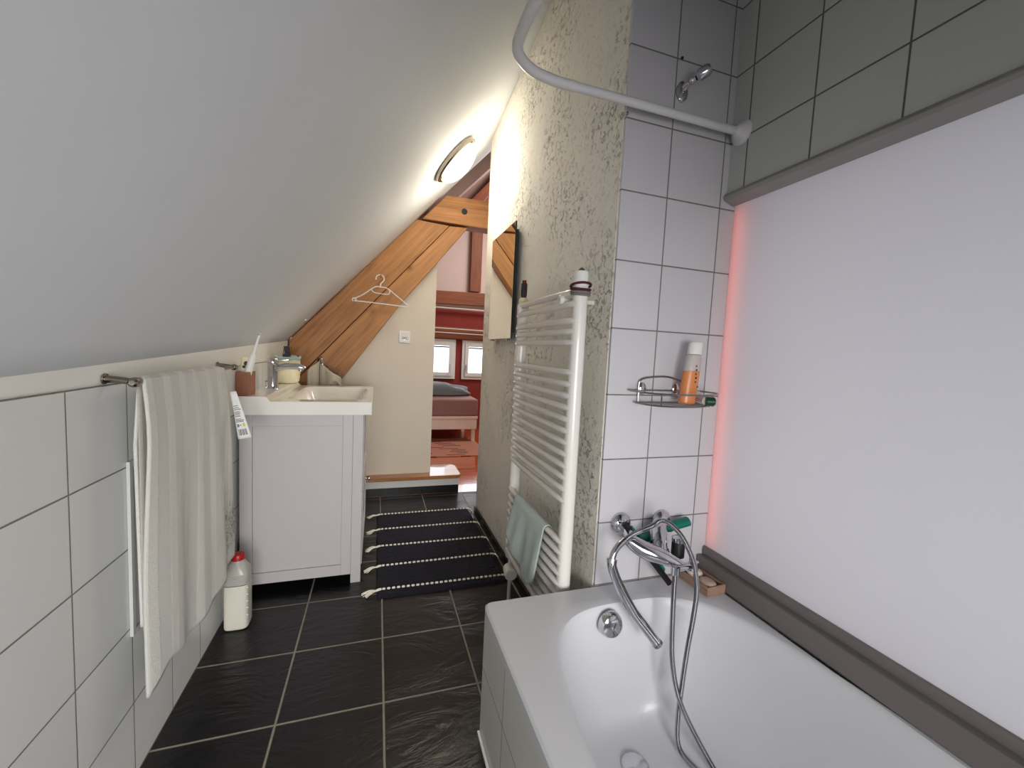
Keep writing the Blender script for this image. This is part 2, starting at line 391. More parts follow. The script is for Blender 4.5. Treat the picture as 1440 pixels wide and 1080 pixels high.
c = MB(); c.grid(lambda u, v: (-.7+u*2.3, 3.04+v*2.75, 1.20+1.14*(-.7+u*2.3+.556)), 2, 2); struct(c.build('ceiling', M['boards'], solid=.03, weld=True), 'dark boarded roof over the bedroom')
c = MB(); c.grid(lambda u, v: (1.5+u*1.0, 2.5+v*3.3, 3.54), 2, 2); struct(c.build('ceiling', M['boards'], solid=.03, weld=True))
# dark skirting tiles at the rough wall
bb = MB(); bb.box(.646, .6565, 1.1, 2.66, 0, .058); struct(bb.build('baseboard_right', M['darktile'], smooth=False, bevel=.001), 'black tile skirting at foot of rough wall')

# ------------------------------------------------------------------ timbers
def timber(name, a, b, wdt, thk, mat, label=None, cat=None, parent=None, cut0=0, cut1=0, bevel=.004):
    """beam along local x from a to b lying in a y=const plane; cut0/cut1 shear its ends"""
    a, b = Vector(a), Vector(b); d = b-a; L = d.length; ang = math.atan2(d.z, d.x)
    mb = MB(); h = wdt/2
    mb.poly([(0-cut0,-h),(L-cut1,-h),(L+cut1,h),(0+cut0,h)], 1, 0, thk)
    N = 1
    o = mb.build(name, mat, None, smooth=False, bevel=bevel)
    o.location = a; o.rotation_euler = (0, -ang, 0)
    if parent:
        o.parent = parent; o.location = a-Vector(parent.location)
    if label: tag(o, label, cat)
    return o
br = thing('timber_brace', 'wide diagonal honey pine brace crossing behind the washbasin', 'beam', (-.50, 3.05, .90))
def poly_beam(name, pts, y0, y1, mat, parent, org, ang):
    """polygon in world x,z built in a frame rotated by ang so the grain runs along it"""
    ca, sa = math.cos(ang), math.sin(ang); mb = MB()
    loc = [((x-org[0])*ca+(z-org[1])*sa, -(x-org[0])*sa+(z-org[1])*ca) for x, z in pts]
    mb.poly(loc, 1, 0, y1-y0)
    o = mb.build(name, mat, None, smooth=False, bevel=.003)
    o.rotation_euler = (0, -ang, 0); o.location = (org[0], y0, org[1])
    if parent: o.parent = parent; o.location = Vector((org[0], y0, org[1]))-Vector(parent.location)
    return o
A = math.atan2(.87, .76)
poly_beam('upper_plank', [(-.5555,1.115),(.238,2.004),(.470,1.992),(-.50,.875),(-.5555,.82)], 3.05, 3.168, M['beam'], br, (-.55,1.0), A)
poly_beam('lower_plank', [(.474,1.992),(.606,1.998),(.379,1.706),(.154,1.422),(-.255,.932-.10),(-.50,.56),(-.5555,.50),(-.5555,.812),(-.498,.870)], 3.056, 3.168, M['beam'], br, (-.55,.6), A)
cb = thing('collar_beam', 'short horizontal pine beam with a round dark bolt hole above the brace', 'beam', (.28, 3.03, 2.01))
poly_beam('beam', [(.277,2.010),(.60,2.006),(1.3,2.000),(1.3,2.205),(.742,2.200),(.440,2.193)], 3.03, 3.17, M['beam'], cb, (.3,1.9), 0.02)
hh = MB(); hh.lathe([(0.0001,-.002),(.021,-.0015),(.021,.004)], (.572,3.030,2.10), (0,-1,0), 24); hh.build('bolt_hole', M['black'], cb)
o = timber('gable_post', (1.25, 5.60, 1.905), (1.25, 5.60, 3.17), .15, .06, M['dkbeam'], 'upright reddish brown timber post above the bedroom windows', 'beam')
o = timber('gable_rail', (-.6, 5.59, 1.76), (2.38, 5.59, 1.83), .17, .065, M['dkbeam'], 'upper horizontal brown timber rail across the bedroom wall', 'beam')
o = timber('gable_rail', (-.6, 5.585, 1.33), (2.38, 5.585, 1.32), .155, .07, M['dkbeam'], 'lower horizontal timber rail just over the bedroom windows', 'beam')
o = timber('picture_ledge', (-.6, 5.56, 1.650), (2.38, 5.56, 1.660), .014, .04, M['whitemetal'], 'white strip below the upper timber rail', 'rail', bevel=0)
o = timber('curtain_rail', (-.6, 5.53, 1.390), (2.38, 5.53, 1.372), .012, .02, M['whitemetal'], 'upper thin white curtain rail over the windows', 'rail', bevel=0)
o = timber('curtain_rail', (-.6, 5.52, 1.332), (2.38, 5.52, 1.316), .012, .02, M['whitemetal'], 'lower thin white curtain rail over the windows', 'rail', bevel=0)
timber('rafter', (.38, 3.5, 2.20), (1.25, 3.5, 3.12), .10, .12, M['rafter'], 'pale limewashed rafter rising under the dark roof boards', 'beam')
timber('rafter', (.42, 4.4, 2.06), (1.38, 4.4, 3.16), .10, .10, M['dkbeam'], 'dark rafter further back under the roof boards', 'beam')

# ------------------------------------------------------------------ bedroom windows
def bwin(n, x0, x1, hx, hside):
    z0, z1 = .70, 1.24; y = 5.62
    f = MB()
    def ring(a, b, c, d, t, y0, y1):
        f.box(a, b, y0, y1, c, c+t); f.box(a, b, y0, y1, d-t, d); f.box(a, a+t, y0, y1, c+t, d-t); f.box(b-t, b, y0, y1, c+t, d-t)
    ring(x0, x1, z0, z1, .045, y, y+.07); ring(x0+.04, x1-.04, z0+.04, z1-.04, .05, y-.015, y+.05)
    r = struct(f.build('window_%d' % n, M['whiteplastic'], smooth=False, bevel=.003), 'small white framed bedroom window')
    p = MB(); p.box(x0+.08, x1-.08, y+.03, y+.036, z0+.08, z1-.08); p.build('pane', M['daypane'], r, smooth=False)
    p = MB(); p.box(x0+.09, x1-.09, y+.012, y+.028, z1-.115, z1-.098); p.build('blind_rail', M['ink'], r, smooth=False)
    p = MB(); p.box(hx-.012, hx+.012, y-.028, y-.0155, z0+.13, z0+.21); p.box(hx-.007, hx+.007, y-.048, y-.028, z0+.19, z0+.205); p.box(hx-.008, hx+.008, y-.056, y-.046, z0+.09, z0+.21)
    p.build('window_handle', M['whitemetal'], r, bevel=.003)
bwin(2, .62, 1.015, .945, 1); bwin(3, 1.105, 1.50, 1.17, -1)

# ------------------------------------------------------------------ bed and rug
bd = thing('bed', 'low pale wooden bed with a brown covered mattress under the windows', 'bed', (.6, 5.2, 0))
p = MB(); p.box(-.62, 1.155, 4.80, 4.83, .160, .285); p.box(-.62, 1.165, 4.795, 4.84, .285, .315); p.box(-.62, 1.155, 5.50, 5.53, .160, .315); p.box(1.125, 1.155, 4.83, 5.50, .16, .315)
p.box(-.60, 1.12, 4.84, 5.50, .29, .312); p.build('bed_frame', M['bedwood'], bd, smooth=False, bevel=.003)
for x in (-.60, 1.10):
    for y in (4.83, 5.46):
        p = MB(); p.box(x, x+.045, y, y+.045, 0, .162); p.build('leg', M['bedwood'], bd, smooth=False, bevel=.003)
p = MB(); p.box(-.62, 1.165, 4.80, 5.53, .315, .52); p.build('mattress', M['mattress'], bd, bevel=.02, seg=4)
def lump(u, v):
    a = u*2*PI; 
    return None
p = MB()
R = []
for i in range(11):
    t = i/10; k = math.sin(PI*min(t*.5+.0, .5)) ; s = math.sqrt(max(0, 1-t**7))
    R.append([(.62+.52*s*math.copysign(abs(math.cos(a))**.6, math.cos(a))*(1+.05*math.sin(3*a+i)), 5.27+.20*s*math.copysign(abs(math.sin(a))**.6, math.sin(a)), .522+t*(.175-.05*max(0,math.cos(a)))+t*(.016*math.sin(5*a+2*t)+.012*math.sin(11*a-4*t))) for a in [2*PI*j/40 for j in range(40)]])
p.rings(R); bl = p.build('folded_blanket', M['blanket'], sub=1); tag(bl, 'rumpled grey bedding heaped on the bed below the windows', 'blanket')
rg = MB(); rg.box(-.6, 1.15, 4.16, 5.02, .001, .008)
def rugmat():
    m, nt, b = new_mat('patterned_terracotta_rug'); c = nt.nodes.new('ShaderNodeTexCoord')
    s = nt.nodes.new('ShaderNodeSeparateXYZ'); nt.links.new(c.outputs['Object'], s.inputs[0])
    row = mth(nt, 'FLOOR', mth(nt, 'MULTIPLY', s.outputs[1], 15)); wn = nt.nodes.new('ShaderNodeTexWhiteNoise'); wn.noise_dimensions = '1D'; nt.links.new(row, wn.inputs['W'])
    xx = mth(nt, 'ADD', s.outputs[0], mth(nt, 'MULTIPLY', wn.outputs[0], 2)); fr = mth(nt, 'FRACT', mth(nt, 'MULTIPLY', xx, 2.2))
    bar = mth(nt, 'MULTIPLY', mth(nt, 'LESS_THAN', fr, .45), mth(nt, 'LESS_THAN', mth(nt, 'FRACT', mth(nt, 'MULTIPLY', s.outputs[1], 15)), .4))
    bar = mth(nt, 'MULTIPLY', bar, mth(nt, 'LESS_THAN', s.outputs[0], .95))
    nt.links.new(mixc(nt, bar, srgb(176,118,98), srgb(96,50,44)), b.inputs['Base Color']); b.inputs['Roughness'].default_value = .9; return m
tag(rg.build('bedside_rug', rugmat(), smooth=False), 'terracotta rug with dark bars on the orange floor before the bed', 'rug')

# ------------------------------------------------------------------ bathtub
X0, X1, TY0, TY1, ZR = .302, 1.044, -.60, 1.083, .395
bt = thing('bathtub', 'built-in white bathtub with tiled side panel under the opal pane', 'bathtub', (.67, .25, 0))
NA = 144
def sup(cx, cy, a, b, n, z, nn=NA):
    out = []
    for j in range(nn):
        t = 2*PI*j/nn; c_, s_ = math.cos(t), math.sin(t)
        out.append(Vector((cx+a*math.copysign(abs(c_)**(2/n), c_), cy+b*math.copysign(abs(s_)**(2/n), s_), z)))
    return out
cx, cy = (X0+X1)/2, (TY0+TY1)/2; a, b_ = (X1-X0)/2, (TY1-TY0)/2
icx, icy, ia, ib = .706, .245, .332, .745
R = [sup(cx, cy, a-.003, b_-.003, 60, ZR-.034), sup(cx, cy, a, b_, 60, ZR-.030), sup(cx, cy, a, b_, 60, ZR-.006), sup(cx, cy, a-.005, b_-.005, 60, ZR)]
for t in (.25, .5, .75):
    o1 = sup(cx, cy, a-.006, b_-.006, 50, ZR); i1 = sup(icx, icy, ia+.012, ib+.012, 3.3, ZR)
    R.append([p.lerp(q, t) for p, q in zip(o1, i1)])
R.append(sup(icx, icy, ia+.012, ib+.012, 3.3, ZR))
for dz, di in ((.002,.005),(.006,0),(.014,-.006),(.03,-.012),(.06,-.018),(.12,-.027),(.20,-.042),(.27,-.062),(.31,-.085),(.335,-.11),(.35,-.14),(.358,-.18),(.362,-.23),(.364,-.29)):
    k = di/.3
    cyy = icy + (.12*dz if dz > .05 else 0)*.6
    R.append(sup(icx, cyy, ia+di, ib+di*.45, 3.3 + (0 if dz < .2 else -.5*(dz-.2)*4), ZR-dz))
p = MB(); p.rings(R, cap0=False, cap1=True); p.build('tub_shell', M['bathenamel'], bt)
p = MB(); p.box(X0+.005, X0+.019, TY0+.005, TY1-.006, .004, ZR-.037); p.box(X0+.019, .664, TY1-.018, TY1-.006, .004, ZR-.037); p.build('side_panel', M['ta'], bt, smooth=False)
p = MB(); p.box(X0-.002, X0+.004, TY0+.005, TY1-.006, .0, .008); p.build('base_strip', M['whiteplastic'], bt, smooth=False)
p = MB(); p.lathe([(.0001,.026),(.018,.026),(.030,.021),(.035,.012),(.036,.0)], (.646,.968,.352), (0,-1,.12), 40)
p.m = 1; p.tube([(.651,.9415,.367),(.644,.9412,.351),(.658,.9405,.333)], .0008, 6); p.build('overflow_knob', [M['chrome'], M['ink']], bt)
p = MB(); p.lathe([(.036,-.004),(.036,.003),(.030,.007),(.010,.0085),(.0001,.0085)], (.672,.842,.035), (0,0,1), 36); p.build('drain_plug', M['chrome'], bt)

# ------------------------------------------------------------------ bath mixer, hand shower, hose
mx = thing('bath_mixer', 'chrome wall-mounted bath mixer tap with swooping body', 'tap', (.815, 1.085, .585))
def fl_(x, z, nm='flange'):
    q = MB(); q.lathe([(.036,0),(.035,.006),(.028,.016),(.018,.022),(.0001,.022)], (x,1.0845,z), (0,-1,0), 32); q.build(nm, M['chrome'], mx)
fl_(.737, .590); fl_(.890, .588)
p = MB(); p.tube(smoothpath([(.737,1.064,.590),(.732,1.040,.588),(.722,1.012,.584),(.716,.992,.578)], 5), [.015]*16, 16); p.build('inlet_elbow', M['chrome'], mx)
p = MB(); p.tube(smoothpath([(.885,1.064,.588),(.870,1.050,.590),(.840,1.028,.592),(.818,1.002,.586),(.806,.984,.570),(.800,.972,.548)], 6), [.014]*7+[.018,.021,.023,.025,.026,.0265]+[.026]*6+[.024]*12, 22)
p.build('inlet_elbow', M['chrome'], mx)
p = MB(); p.lathe([(.0275,0),(.0285,.003),(.0285,.012),(.0275,.015),(.0001,.015)], (.800,.970,.540), (0,.1,1), 28); p.build('union_ring', M['chrome'], mx)
p = MB(); path = smoothpath([(.704,.990,.586),(.722,.980,.572),(.748,.965,.558),(.779,.950,.549),(.810,.935,.538),(.838,.920,.526),(.862,.910,.521)], 8)
n_ = len(path); p.tube(path, [.011+.015*math.sin(PI*min(1,(i/n_)*.98+.16)) for i in range(n_)], 26, flat=.95)
p.build('mixer_body', M['chrome'], mx)
p = MB(); p.lathe([(.019,0),(.019,.045),(.015,.052),(.0001,.052)], (.868,.972,.525), (0,0,1), 28); p.build('temperature_knob', M['black'], mx)
p = MB(); p.lathe([(.0201,.0),(.0201,.010),(.014,.014),(.0001,.014)], (.868,.972,.571), (0,0,1), 28); p.build('knob_cap', M['chrome'], mx)
p = MB(); p.tube([(.806,.905,.526),(.868,.903,.530)], .008, 14); p.tube([(.806,.905,.534),(.806,.905,.512)], .012, 18); p.tube([(.868,.903,.520),(.868,.903,.543)], .0115, 18); p.build('outlet_bracket', M['chrome'], mx)
hs = thing('hand_shower', 'slim chrome stick hand shower hanging from the mixer over the tub', 'hand shower', (.70, .95, .42))
path = smoothpath([(.672,.962,.597),(.645,.955,.582),(.630,.95,.562),(.626,.945,.538),(.638,.94,.503),(.662,.93,.454),(.691,.92,.406),(.721,.905,.368),(.750,.89,.330)], 7)
n_ = len(path)
p = MB(); p.tube(path, [(.0090 if i < 19 else .0128+.001*min(1,(i-20)/16)) for i in range(n_)], 22); p.build('handle', M['chrome'], hs)
p = MB(); p.tube(path[16:20], .0138, 20); p.build('collar', M['chrome'], hs)
e, e0 = path[-1], path[-3]; d = (e-e0).normalized()
p = MB(); p.lathe([(.0145,-.004),(.0145,.004),(.012,.006),(.0001,.006)], e+d*.002, d, 24); p.build('spray_face', M['steelwire'], hs)
def ribbed(path, r, step=.0026, n=10):
    L = [0]
    for i in range(1, len(path)): L.append(L[-1]+(path[i]-path[i-1]).length)
    k = int(L[-1]/step*2); out = []; rr = []; j = 0
    for i in range(k+1):
        s = L[-1]*i/k
        while j < len(L)-2 and L[j+1] < s: j += 1
        t = (s-L[j])/max(1e-9, L[j+1]-L[j]); out.append(path[j].lerp(path[j+1], t)); rr.append(r if i % 2 else r*.80)
    return out, rr
hp_ = smoothpath([(.672,.962,.597),(.700,.963,.612),(.732,.962,.623),(.756,.948,.640),(.763,.938,.655),(.774,.928,.660),(.794,.92,.648),(.820,.91,.621),(.840,.90,.584),(.854,.888,.540),(.864,.882,.469),(.856,.878,.390),(.840,.872,.312),(.826,.866,.214),(.812,.856,.121),(.806,.84,.062),(.812,.80,.046),(.84,.70,.046),(.87,.62,.05),(.88,.56,.055),(.87,.54,.06),(.855,.60,.05),(.850,.68,.048),(.848,.76,.066),(.828,.82,.122),(.812,.85,.171),(.805,.87,.218),(.795,.88,.296),(.796,.89,.393),(.802,.90,.469),(.806,.905,.512)], 10)
pts, rr = ribbed(hp_, .0072)
p = MB(); p.tube(pts, rr, 9); ho = p.build('shower_hose', M['hose'], hs)
# squeegee wedged behind the mixer
sq = thing('squeegee', 'teal shower squeegee with black blade tucked behind the mixer', 'squeegee', (.80, 1.045, .52))
p = MB(); p.tube(smoothpath([(.752,1.035,.545),(.80,1.038,.556),(.85,1.045,.567),(.90,1.05,.58),(.962,1.045,.594)], 6), [.020]*8+[.016]*9+[.019]*8, 18, flat=.75); p.build('handle', M['teal'], sq)
p = MB(); p.lathe([(.013,0),(.0135,.0012),(.0001,.0012)], (.9625,1.045,.5942), (1,-.08,.22), 18); p.build('handle_end_hole', M['dkgreen'], sq)
p = MB(); p.tube([(.706,1.018,.620),(.890,1.018,.408)], .0095, 4, flat=.5, up=(0,1,0)); p.build('blade', M['black'], sq)
p = MB(); p.tube([(.735,1.032,.595),(.868,1.032,.445)], .013, 8, flat=.6, up=(0,1,0)); p.build('blade_holder', M['teal'], sq)

# soap tray with two soaps
sd = thing('soap_tray', 'small wooden soap tray in the corner of the bath rim', 'soap dish', (1.0, 1.01, ZR))
Mz = Matrix.Translation((1.002,1.010,ZR+.0005)) @ Matrix.Rotation(math.radians(4),4,'Z')
p = MB(); a1, b1, t1, h1 = .037, .062, .006, .028
p.box(-a1,a1,-b1,b1,0,.005,Mz); p.box(-a1,-a1+t1,-b1,b1,.005,h1,Mz); p.box(a1-t1,a1,-b1,b1,.005,h1,Mz); p.box(-a1+t1,a1-t1,-b1,-b1+t1,.005,h1,Mz); p.box(-a1+t1,a1-t1,b1-t1,b1,.005,h1,Mz)
p.build('tray', M['soapwood'], sd, smooth=False, bevel=.001)
def soap(loc, s, mat, label, rz, n=2.6):
    q = MB(); R = []
    for i in range(1, 12):
        t = PI*i/12; zz = math.cos(t); k = math.sin(t)**.55
        ring = []
        for j in range(28):
            a_ = 2*PI*j/28; x = math.copysign(abs(math.cos(a_))**(2/n), math.cos(a_))*s[0]*k; y = math.copysign(abs(math.sin(a_))**(2/n), math.sin(a_))*s[1]*k
            ring.append((loc[0]+x*math.cos(rz)-y*math.sin(rz), loc[1]+x*math.sin(rz)+y*math.cos(rz), loc[2]+s[2]*zz))
        R.append(ring)
    q.rings(R); return tag(q.build('soap_bar', mat), label, 'soap')
soap((.999,1.036,ZR+.0275), (.024,.026,.012), M['soap'], 'round ivory soap bar at the back of the wooden tray', 0, 2)
soap((1.000,.981,ZR+.0205), (.022,.028,.0145), M['soap2'], 'oblong tan soap bar at the front of the wooden tray', .1)

# ------------------------------------------------------------------ wire shelf with bottles
ws = thing('wire_shelf', 'chrome wire shower shelf fixed to the tiles above the taps', 'shelf', (.85, 1.085, .98))
p = MB(); zb, zt = .975, 1.012
def shelf_outline(z, inset=0):
    return smoothpath([(.735+inset,1.078-inset*.3,z),(.728+inset,1.065,z),(.735+inset,1.00+inset,z),(.765+inset*.6,.965+inset,z),(.82,.950+inset,z),(.88,.950+inset,z),(.94-inset*.4,.965+inset,z),(1.0-inset,1.005+inset*.3,z),(1.012-inset,1.045,z),(1.0-inset,1.078-inset*.3,z)], 6)
p.tube(shelf_outline(zt), .0026, 8); p.build('top_rail', M['steelwire'], ws)
p = MB(); p.tube(shelf_outline(zb, .02), .0026, 8); p.tube([(.755,1.072,zb),(.98,1.072,zb)], .0024, 8); p.tube([(.735,1.078,zt),(1.0,1.078,zt)], .0024, 8)
for k in range(11):
    x = .775+k*.0205; yf = .975 + ((x-.86)/.13)**2*.028
    p.tube([(x,1.072,zb-.001),(x,yf,zb-.001)], .0015, 6)
p.build('wire_grid', M['steelwire'], ws)
p = MB()
for pts in ([(.765,1.078,zb),(.765,1.079,1.030),(.772,1.079,1.044),(.80,1.079,1.052),(.86,1.079,1.056),(.91,1.079,1.048),(.933,1.079,1.036),(.936,1.079,zb)],): p.tube(smoothpath(pts, 6), .0028, 8)
p.build('wire_back', M['steelwire'], ws); p = MB()
for (x, y) in ((.765,.968),(.985,1.0)):
    p = MB(); p.tube([(x,y,zt),(x+(.012 if x < .8 else -.012),y+.016,zb)], .0022, 8); p.build('brace_wire', M['steelwire'], ws)
for x in (.779, .905):
    p = MB(); p.lathe([(.019,0),(.018,.004),(.012,.008),(.0001,.009)], (x,1.0845,1.016), (0,-1,0), 26, sx=.8, sy=1.1); p.build('suction_mount', M['chrome'], ws)
sb_ = thing('shampoo_bottle', 'clear bottle half full of orange shampoo with white cap on the wire shelf', 'bottle', (.905, 1.03, zb))
def obl(z, a, b): return [(.905+ (z-zb)*.10 + a*math.cos(2*PI*j/28), 1.03+b*math.sin(2*PI*j/28), z) for j in range(28)]
z0 = zb+.0035
p = MB(); p.rings([obl(z0,.024,.016),obl(z0+.005,.028,.020),obl(z0+.10,.0275,.0195)]); p.build('shampoo', M['shampoo'], sb_)
p = MB(); p.rings([obl(z0+.1005,.0275,.0195),obl(z0+.138,.0265,.019),obl(z0+.150,.0225,.017),obl(z0+.151,.018,.015)]); p.build('bottle_top', M['clearplastic'], sb_)
p = MB(); p.rings([obl(z0+.1515,.0225,.0175),obl(z0+.184,.0225,.0175),obl(z0+.187,.021,.016)]); p.build('cap', M['whiteplastic'], sb_)
p = MB()
for k in range(5):
    zz = z0+.113-.003*k*4; p.box(.913+.0, .9165+.002*(k%2), 1.0092, 1.0094, zz, zz+.006)
p.box(.925,.929,1.0128,1.0135,z0+.05,z0+.056)
p.build('label_print', M['ink'], sb_, smooth=False)
gj = thing('green_lidded_tube', 'small tube with dark green cap lying on the wire shelf', 'tube', (.965, 1.02, zb))
p = MB(); p.lathe([(.0115,0),(.0135,.002),(.0135,.024),(.011,.027),(.0001,.027)], (.938,.988,z0+.0125), (.9,-.4,0), 20); p.build('cap', M['dkgreen'], gj)
p = MB(); p.tube([(.939,.988,z0+.0125),(.946,1.012,z0+.012),(.955,1.05,z0+.010)], [.011,.011,.006], 18); p.build('tube_body', M['clearplastic'], gj)
rz = thing('hair_clip', 'cream hair clip lying behind the green capped tube', 'clip', (.965,1.055,z0))
p = MB(); p.tube(smoothpath([(.930,1.055,z0+.012),(.950,1.050,z0+.027),(.972,1.052,z0+.026),(.988,1.06,z0+.008)], 6), [.005]*6+[.009]*6+[.006]*7, 10); p.build('clip_body', M['soap'], rz)
p = MB(); p.tube([(.962,1.044,z0+.024),(.984,1.050,z0+.021)], .0035, 8); p.build('clip_tip', M['shampoo'], rz)

# shower head holder on tiles (upper)
hk = thing('shower_holder', 'chrome shower head holder on the tiles above the curtain rod', 'hook', (.843, 1.085, 1.91))
p = MB(); p.lathe([(.024,0),(.023,.006),(.013,.013),(.0001,.014)], (.843,1.0845,1.905), (0,-1,0), 28, sx=.85, sy=1.25); p.build('wall_plate', M['chrome'], hk)
p = MB(); p.tube([(.843,1.074,1.912),(.848,1.055,1.918),(.853,1.035,1.920)], [.010,.0075,.0075], 16); p.build('arm', M['chrome'], hk)
p = MB(); p.sphere((.849,1.050,1.920), .011, 14); p.lathe([(.009,-.02),(.0165,-.012),(.0165,.010),(.012,.019),(.0001,.020)], (.862,1.018,1.927), (.5,-.6,.35), 20); p.build('clamp', M['chrome'], hk)
sc_ = MB(); sc_.sphere((.836,1.084,2.0), .0045, 10); tag(sc_.build('wall_plug', M['black']), 'tiny black plug in the tile joint above the shower holder', 'screw')
nl = MB(); nl.tube([(.6665,1.092,1.802),(.655,1.07,1.800),(.650,1.06,1.79),(.643,1.05,1.787)], [.002,.003,.0035,.0015], 8); tag(nl.build('screw_hook', M['nickel']), 'small metal hook at the plaster corner under the curtain rod', 'hook')

# curtain rod
cr = thing('curtain_rod', 'white bent shower curtain rod spanning from the tiled wall', 'curtain rod', (1.044, 1.03, 1.81))
rp = [(1.043,1.045,1.812),(.70,1.033,1.806),(.47,1.030,1.803)]
p = MB(); p.tube(rp, .0115, 22); p.build('straight_tube', M['rod'], cr)
bend = smoothpath([(.470,1.030,1.803),(.42,1.028,1.802),(.36,1.015,1.800),(.315,.99,1.80),(.288,.955,1.80),(.280,.90,1.80),(.280,.75,1.80),(.280,.2,1.80),(.280,-1.29,1.80)], 6)
p = MB(); p.tube(bend, .0128, 22); p.build('bent_tube', M['rod'], cr)
p = MB(); p.lathe([(.036,0),(.036,.004),(.027,.014),(.018,.024),(.0125,.032),(.0001,.032)], (1.0445,1.045,1.812), (-1,-.03,0), 32); p.build('wall_flange', M['rod'], cr)

# ------------------------------------------------------------------ towel radiator
rd = thing('towel_radiator', 'tall white ladder towel radiator on the rough plaster wall', 'radiator', (.60, 1.38, .22))
XR = .572
def post(y):
    q = MB(); prof = []
    for j in range(24):
        a_ = 2*PI*j/24; prof.append((XR+.022*math.cos(a_)+.0, y+.022*math.copysign(abs(math.sin(a_))**.8, math.sin(a_))))
    q.rings([[(x, yy, .222) for x, yy in prof],[(x, yy, 1.312) for x, yy in prof]]); q.build('post', M['whitemetal'], rd)
post(1.128); post(1.640)
zs = [1.297,1.262,1.212,1.180,1.147]+[1.057-.036*i for i in range(12)]+[.528-.034*i for i in range(9)]
for z in zs:
    p = MB(); p.tube(smoothpath([(XR-.010,1.118,z),(XR-.020,1.16,z),(XR-.023,1.384,z),(XR-.020,1.61,z),(XR-.010,1.650,z)], 3), .0105, 12); p.build('rung', M['whitemetal'], rd)
for y in (1.19, 1.585):
    p = MB(); p.tube([(XR-.030,y,1.279),(.652,y,1.279)], .008, 12); p.lathe([(.014,0),(.014,.010),(.011,.013),(.0001,.013)], (XR-.028,y,1.279), (-1,0,0), 20); p.build('wall_bracket', M['whitemetal'], rd)
p = MB(); p.tube([(XR-.028,1.60,.31),(.652,1.60,.31)], .008, 12); p.lathe([(.012,0),(.012,.010),(.0001,.012)], (XR-.03,1.60,.31), (-1,0,0), 20); p.build('wall_bracket', M['whitemetal'], rd)
p = MB(); p.tube([(XR,1.640,.222),(XR,1.640,.155),(XR,1.625,.150)], .010, 12); p.tube([(XR,1.640,.16),(XR,1.640,.004)], .008, 12); p.build('supply_pipe', M['whitemetal'], rd)
p = MB(); p.lathe([(.014,-.01),(.021,0),(.025,.006),(.0275,.052),(.026,.062),(.022,.066),(.0001,.066)], (XR-.006,1.645,.168), (-.12,-1,0), 28); p.build('thermostat_head', M['whiteplastic'], rd)
# green cloth on rung
def drape(name, axis_y0, axis_y1, xb, zb_, front, back, r, mat, parent=None, nu=40, nv=44, fold=.004, th=.004, skew=None, seedk=0, backx=None):
    tot = front+back+PI*r
    def f(u, v):
        s = v*tot; y = axis_y0+(axis_y1-axis_y0)*u
        if s < back: x, z = xb+r, zb_-(back-s); k = (back-s)/max(back,1e-6)
        elif s < back+PI*r:
            a_ = (s-back)/r; x, z = xb+r*math.cos(a_), zb_+r*math.sin(a_); k = 0
        else: x, z = xb-r, zb_-(s-back-PI*r); k = (s-back-PI*r)/max(front,1e-6)
        side = -1 if s > back+PI*r/2 else 1
        x += side*(fold*k*(math.sin(9*u+seedk)+.6*math.sin(21*u+1+seedk)+1.3))
        y += .012*k*math.sin(5*u+seedk)
        if skew: x, y, z = skew(x, y, z, u, v, k, side)
        return (x, y, z)
    q = MB(); q.grid(f, nu, nv); return q.build(name, mat, parent, solid=th, weld=True)
def sk(x, y, z, u, v, k, side):
    if side < 0: z -= -.085*k*(1-u)**1 + .02*k*math.sin(u*PI); y += (.02-.09*(1-u)*0)*k; x -= .004*k
    return x, y, z
cl = drape('cleaning_cloth', 1.515, 1.215, XR-.023, .528, .225, .18, .0155, M['greencloth'], fold=.008, th=.003, skew=lambda x,y,z,u,v,k,side: (x, y+(.045*k if side<0 else 0), z-(.03*k*math.sin(3*u) if side<0 else 0)+ (.05*k*abs(u-.72)*2 if side<0 else 0)))
tag(cl, 'grey green cloth hung over a lower radiator rung', 'cloth')
# things on the radiator posts
mk = thing('marker_pen', 'dark brown stick with red cap standing on the far radiator post', 'pen', (XR,1.64,1.312))
p = MB(); p.lathe([(.018,0),(.019,.006),(.020,.013),(.015,.022),(.008,.024),(.0001,.024)], (XR,1.640,1.3125), (0,0,1), 20); p.build('putty_base', M['pouch'], mk)
p = MB(); p.lathe([(.009,0),(.012,.010),(.013,.020),(.013,.058),(.0105,.062),(.0001,.062)], (XR,1.640,1.334), (0,0,1), 18); p.build('shaft', M['brownplastic'], mk)
p = MB(); p.lathe([(.0088,0),(.0088,.011),(.0001,.012)], (XR,1.640,1.396), (0,0,1), 18); p.build('cap', plain('dark_red_plastic', (110,22,26), .5), mk)
hb = MB(); hb.tube(arc((XR,1.640,1.303), .024, 0, 360, 28, (1,0,0), (0,1,.1)), .0016, 6, cap=False); tag(hb.build('rubber_band', M['yellow']), 'yellow rubber band round the far radiator post', 'rubber band')
cy_ = thing('white_pot', 'white plastic lid pot standing on the near radiator post', 'pot', (XR,1.128,1.312))
p = MB(); p.lathe([(.0235,0),(.0225,.006),(.0215,.043),(.0195,.046),(.0001,.046)], (XR,1.128,1.3125), (0,0,1), 26); p.build('pot', M['whiteplastic'], cy_)
p = MB(); p.lathe([(.010,0),(.009,.006),(.004,.011),(.0001,.012)], (XR,1.128,1.3588), (0,0,1), 20); p.build('knob', M['nickel'], cy_)
hcols = [('greyband', 'pale grey hair tie, lowest around the near radiator post', 1.291), ('greyband', 'grey hair tie, second lowest around the near radiator post', 1.298), ('maroon', 'maroon hair tie around the near radiator post below the pot', 1.306), ('maroon', 'darker maroon hair tie tilted around the base of the white pot', 1.317)]
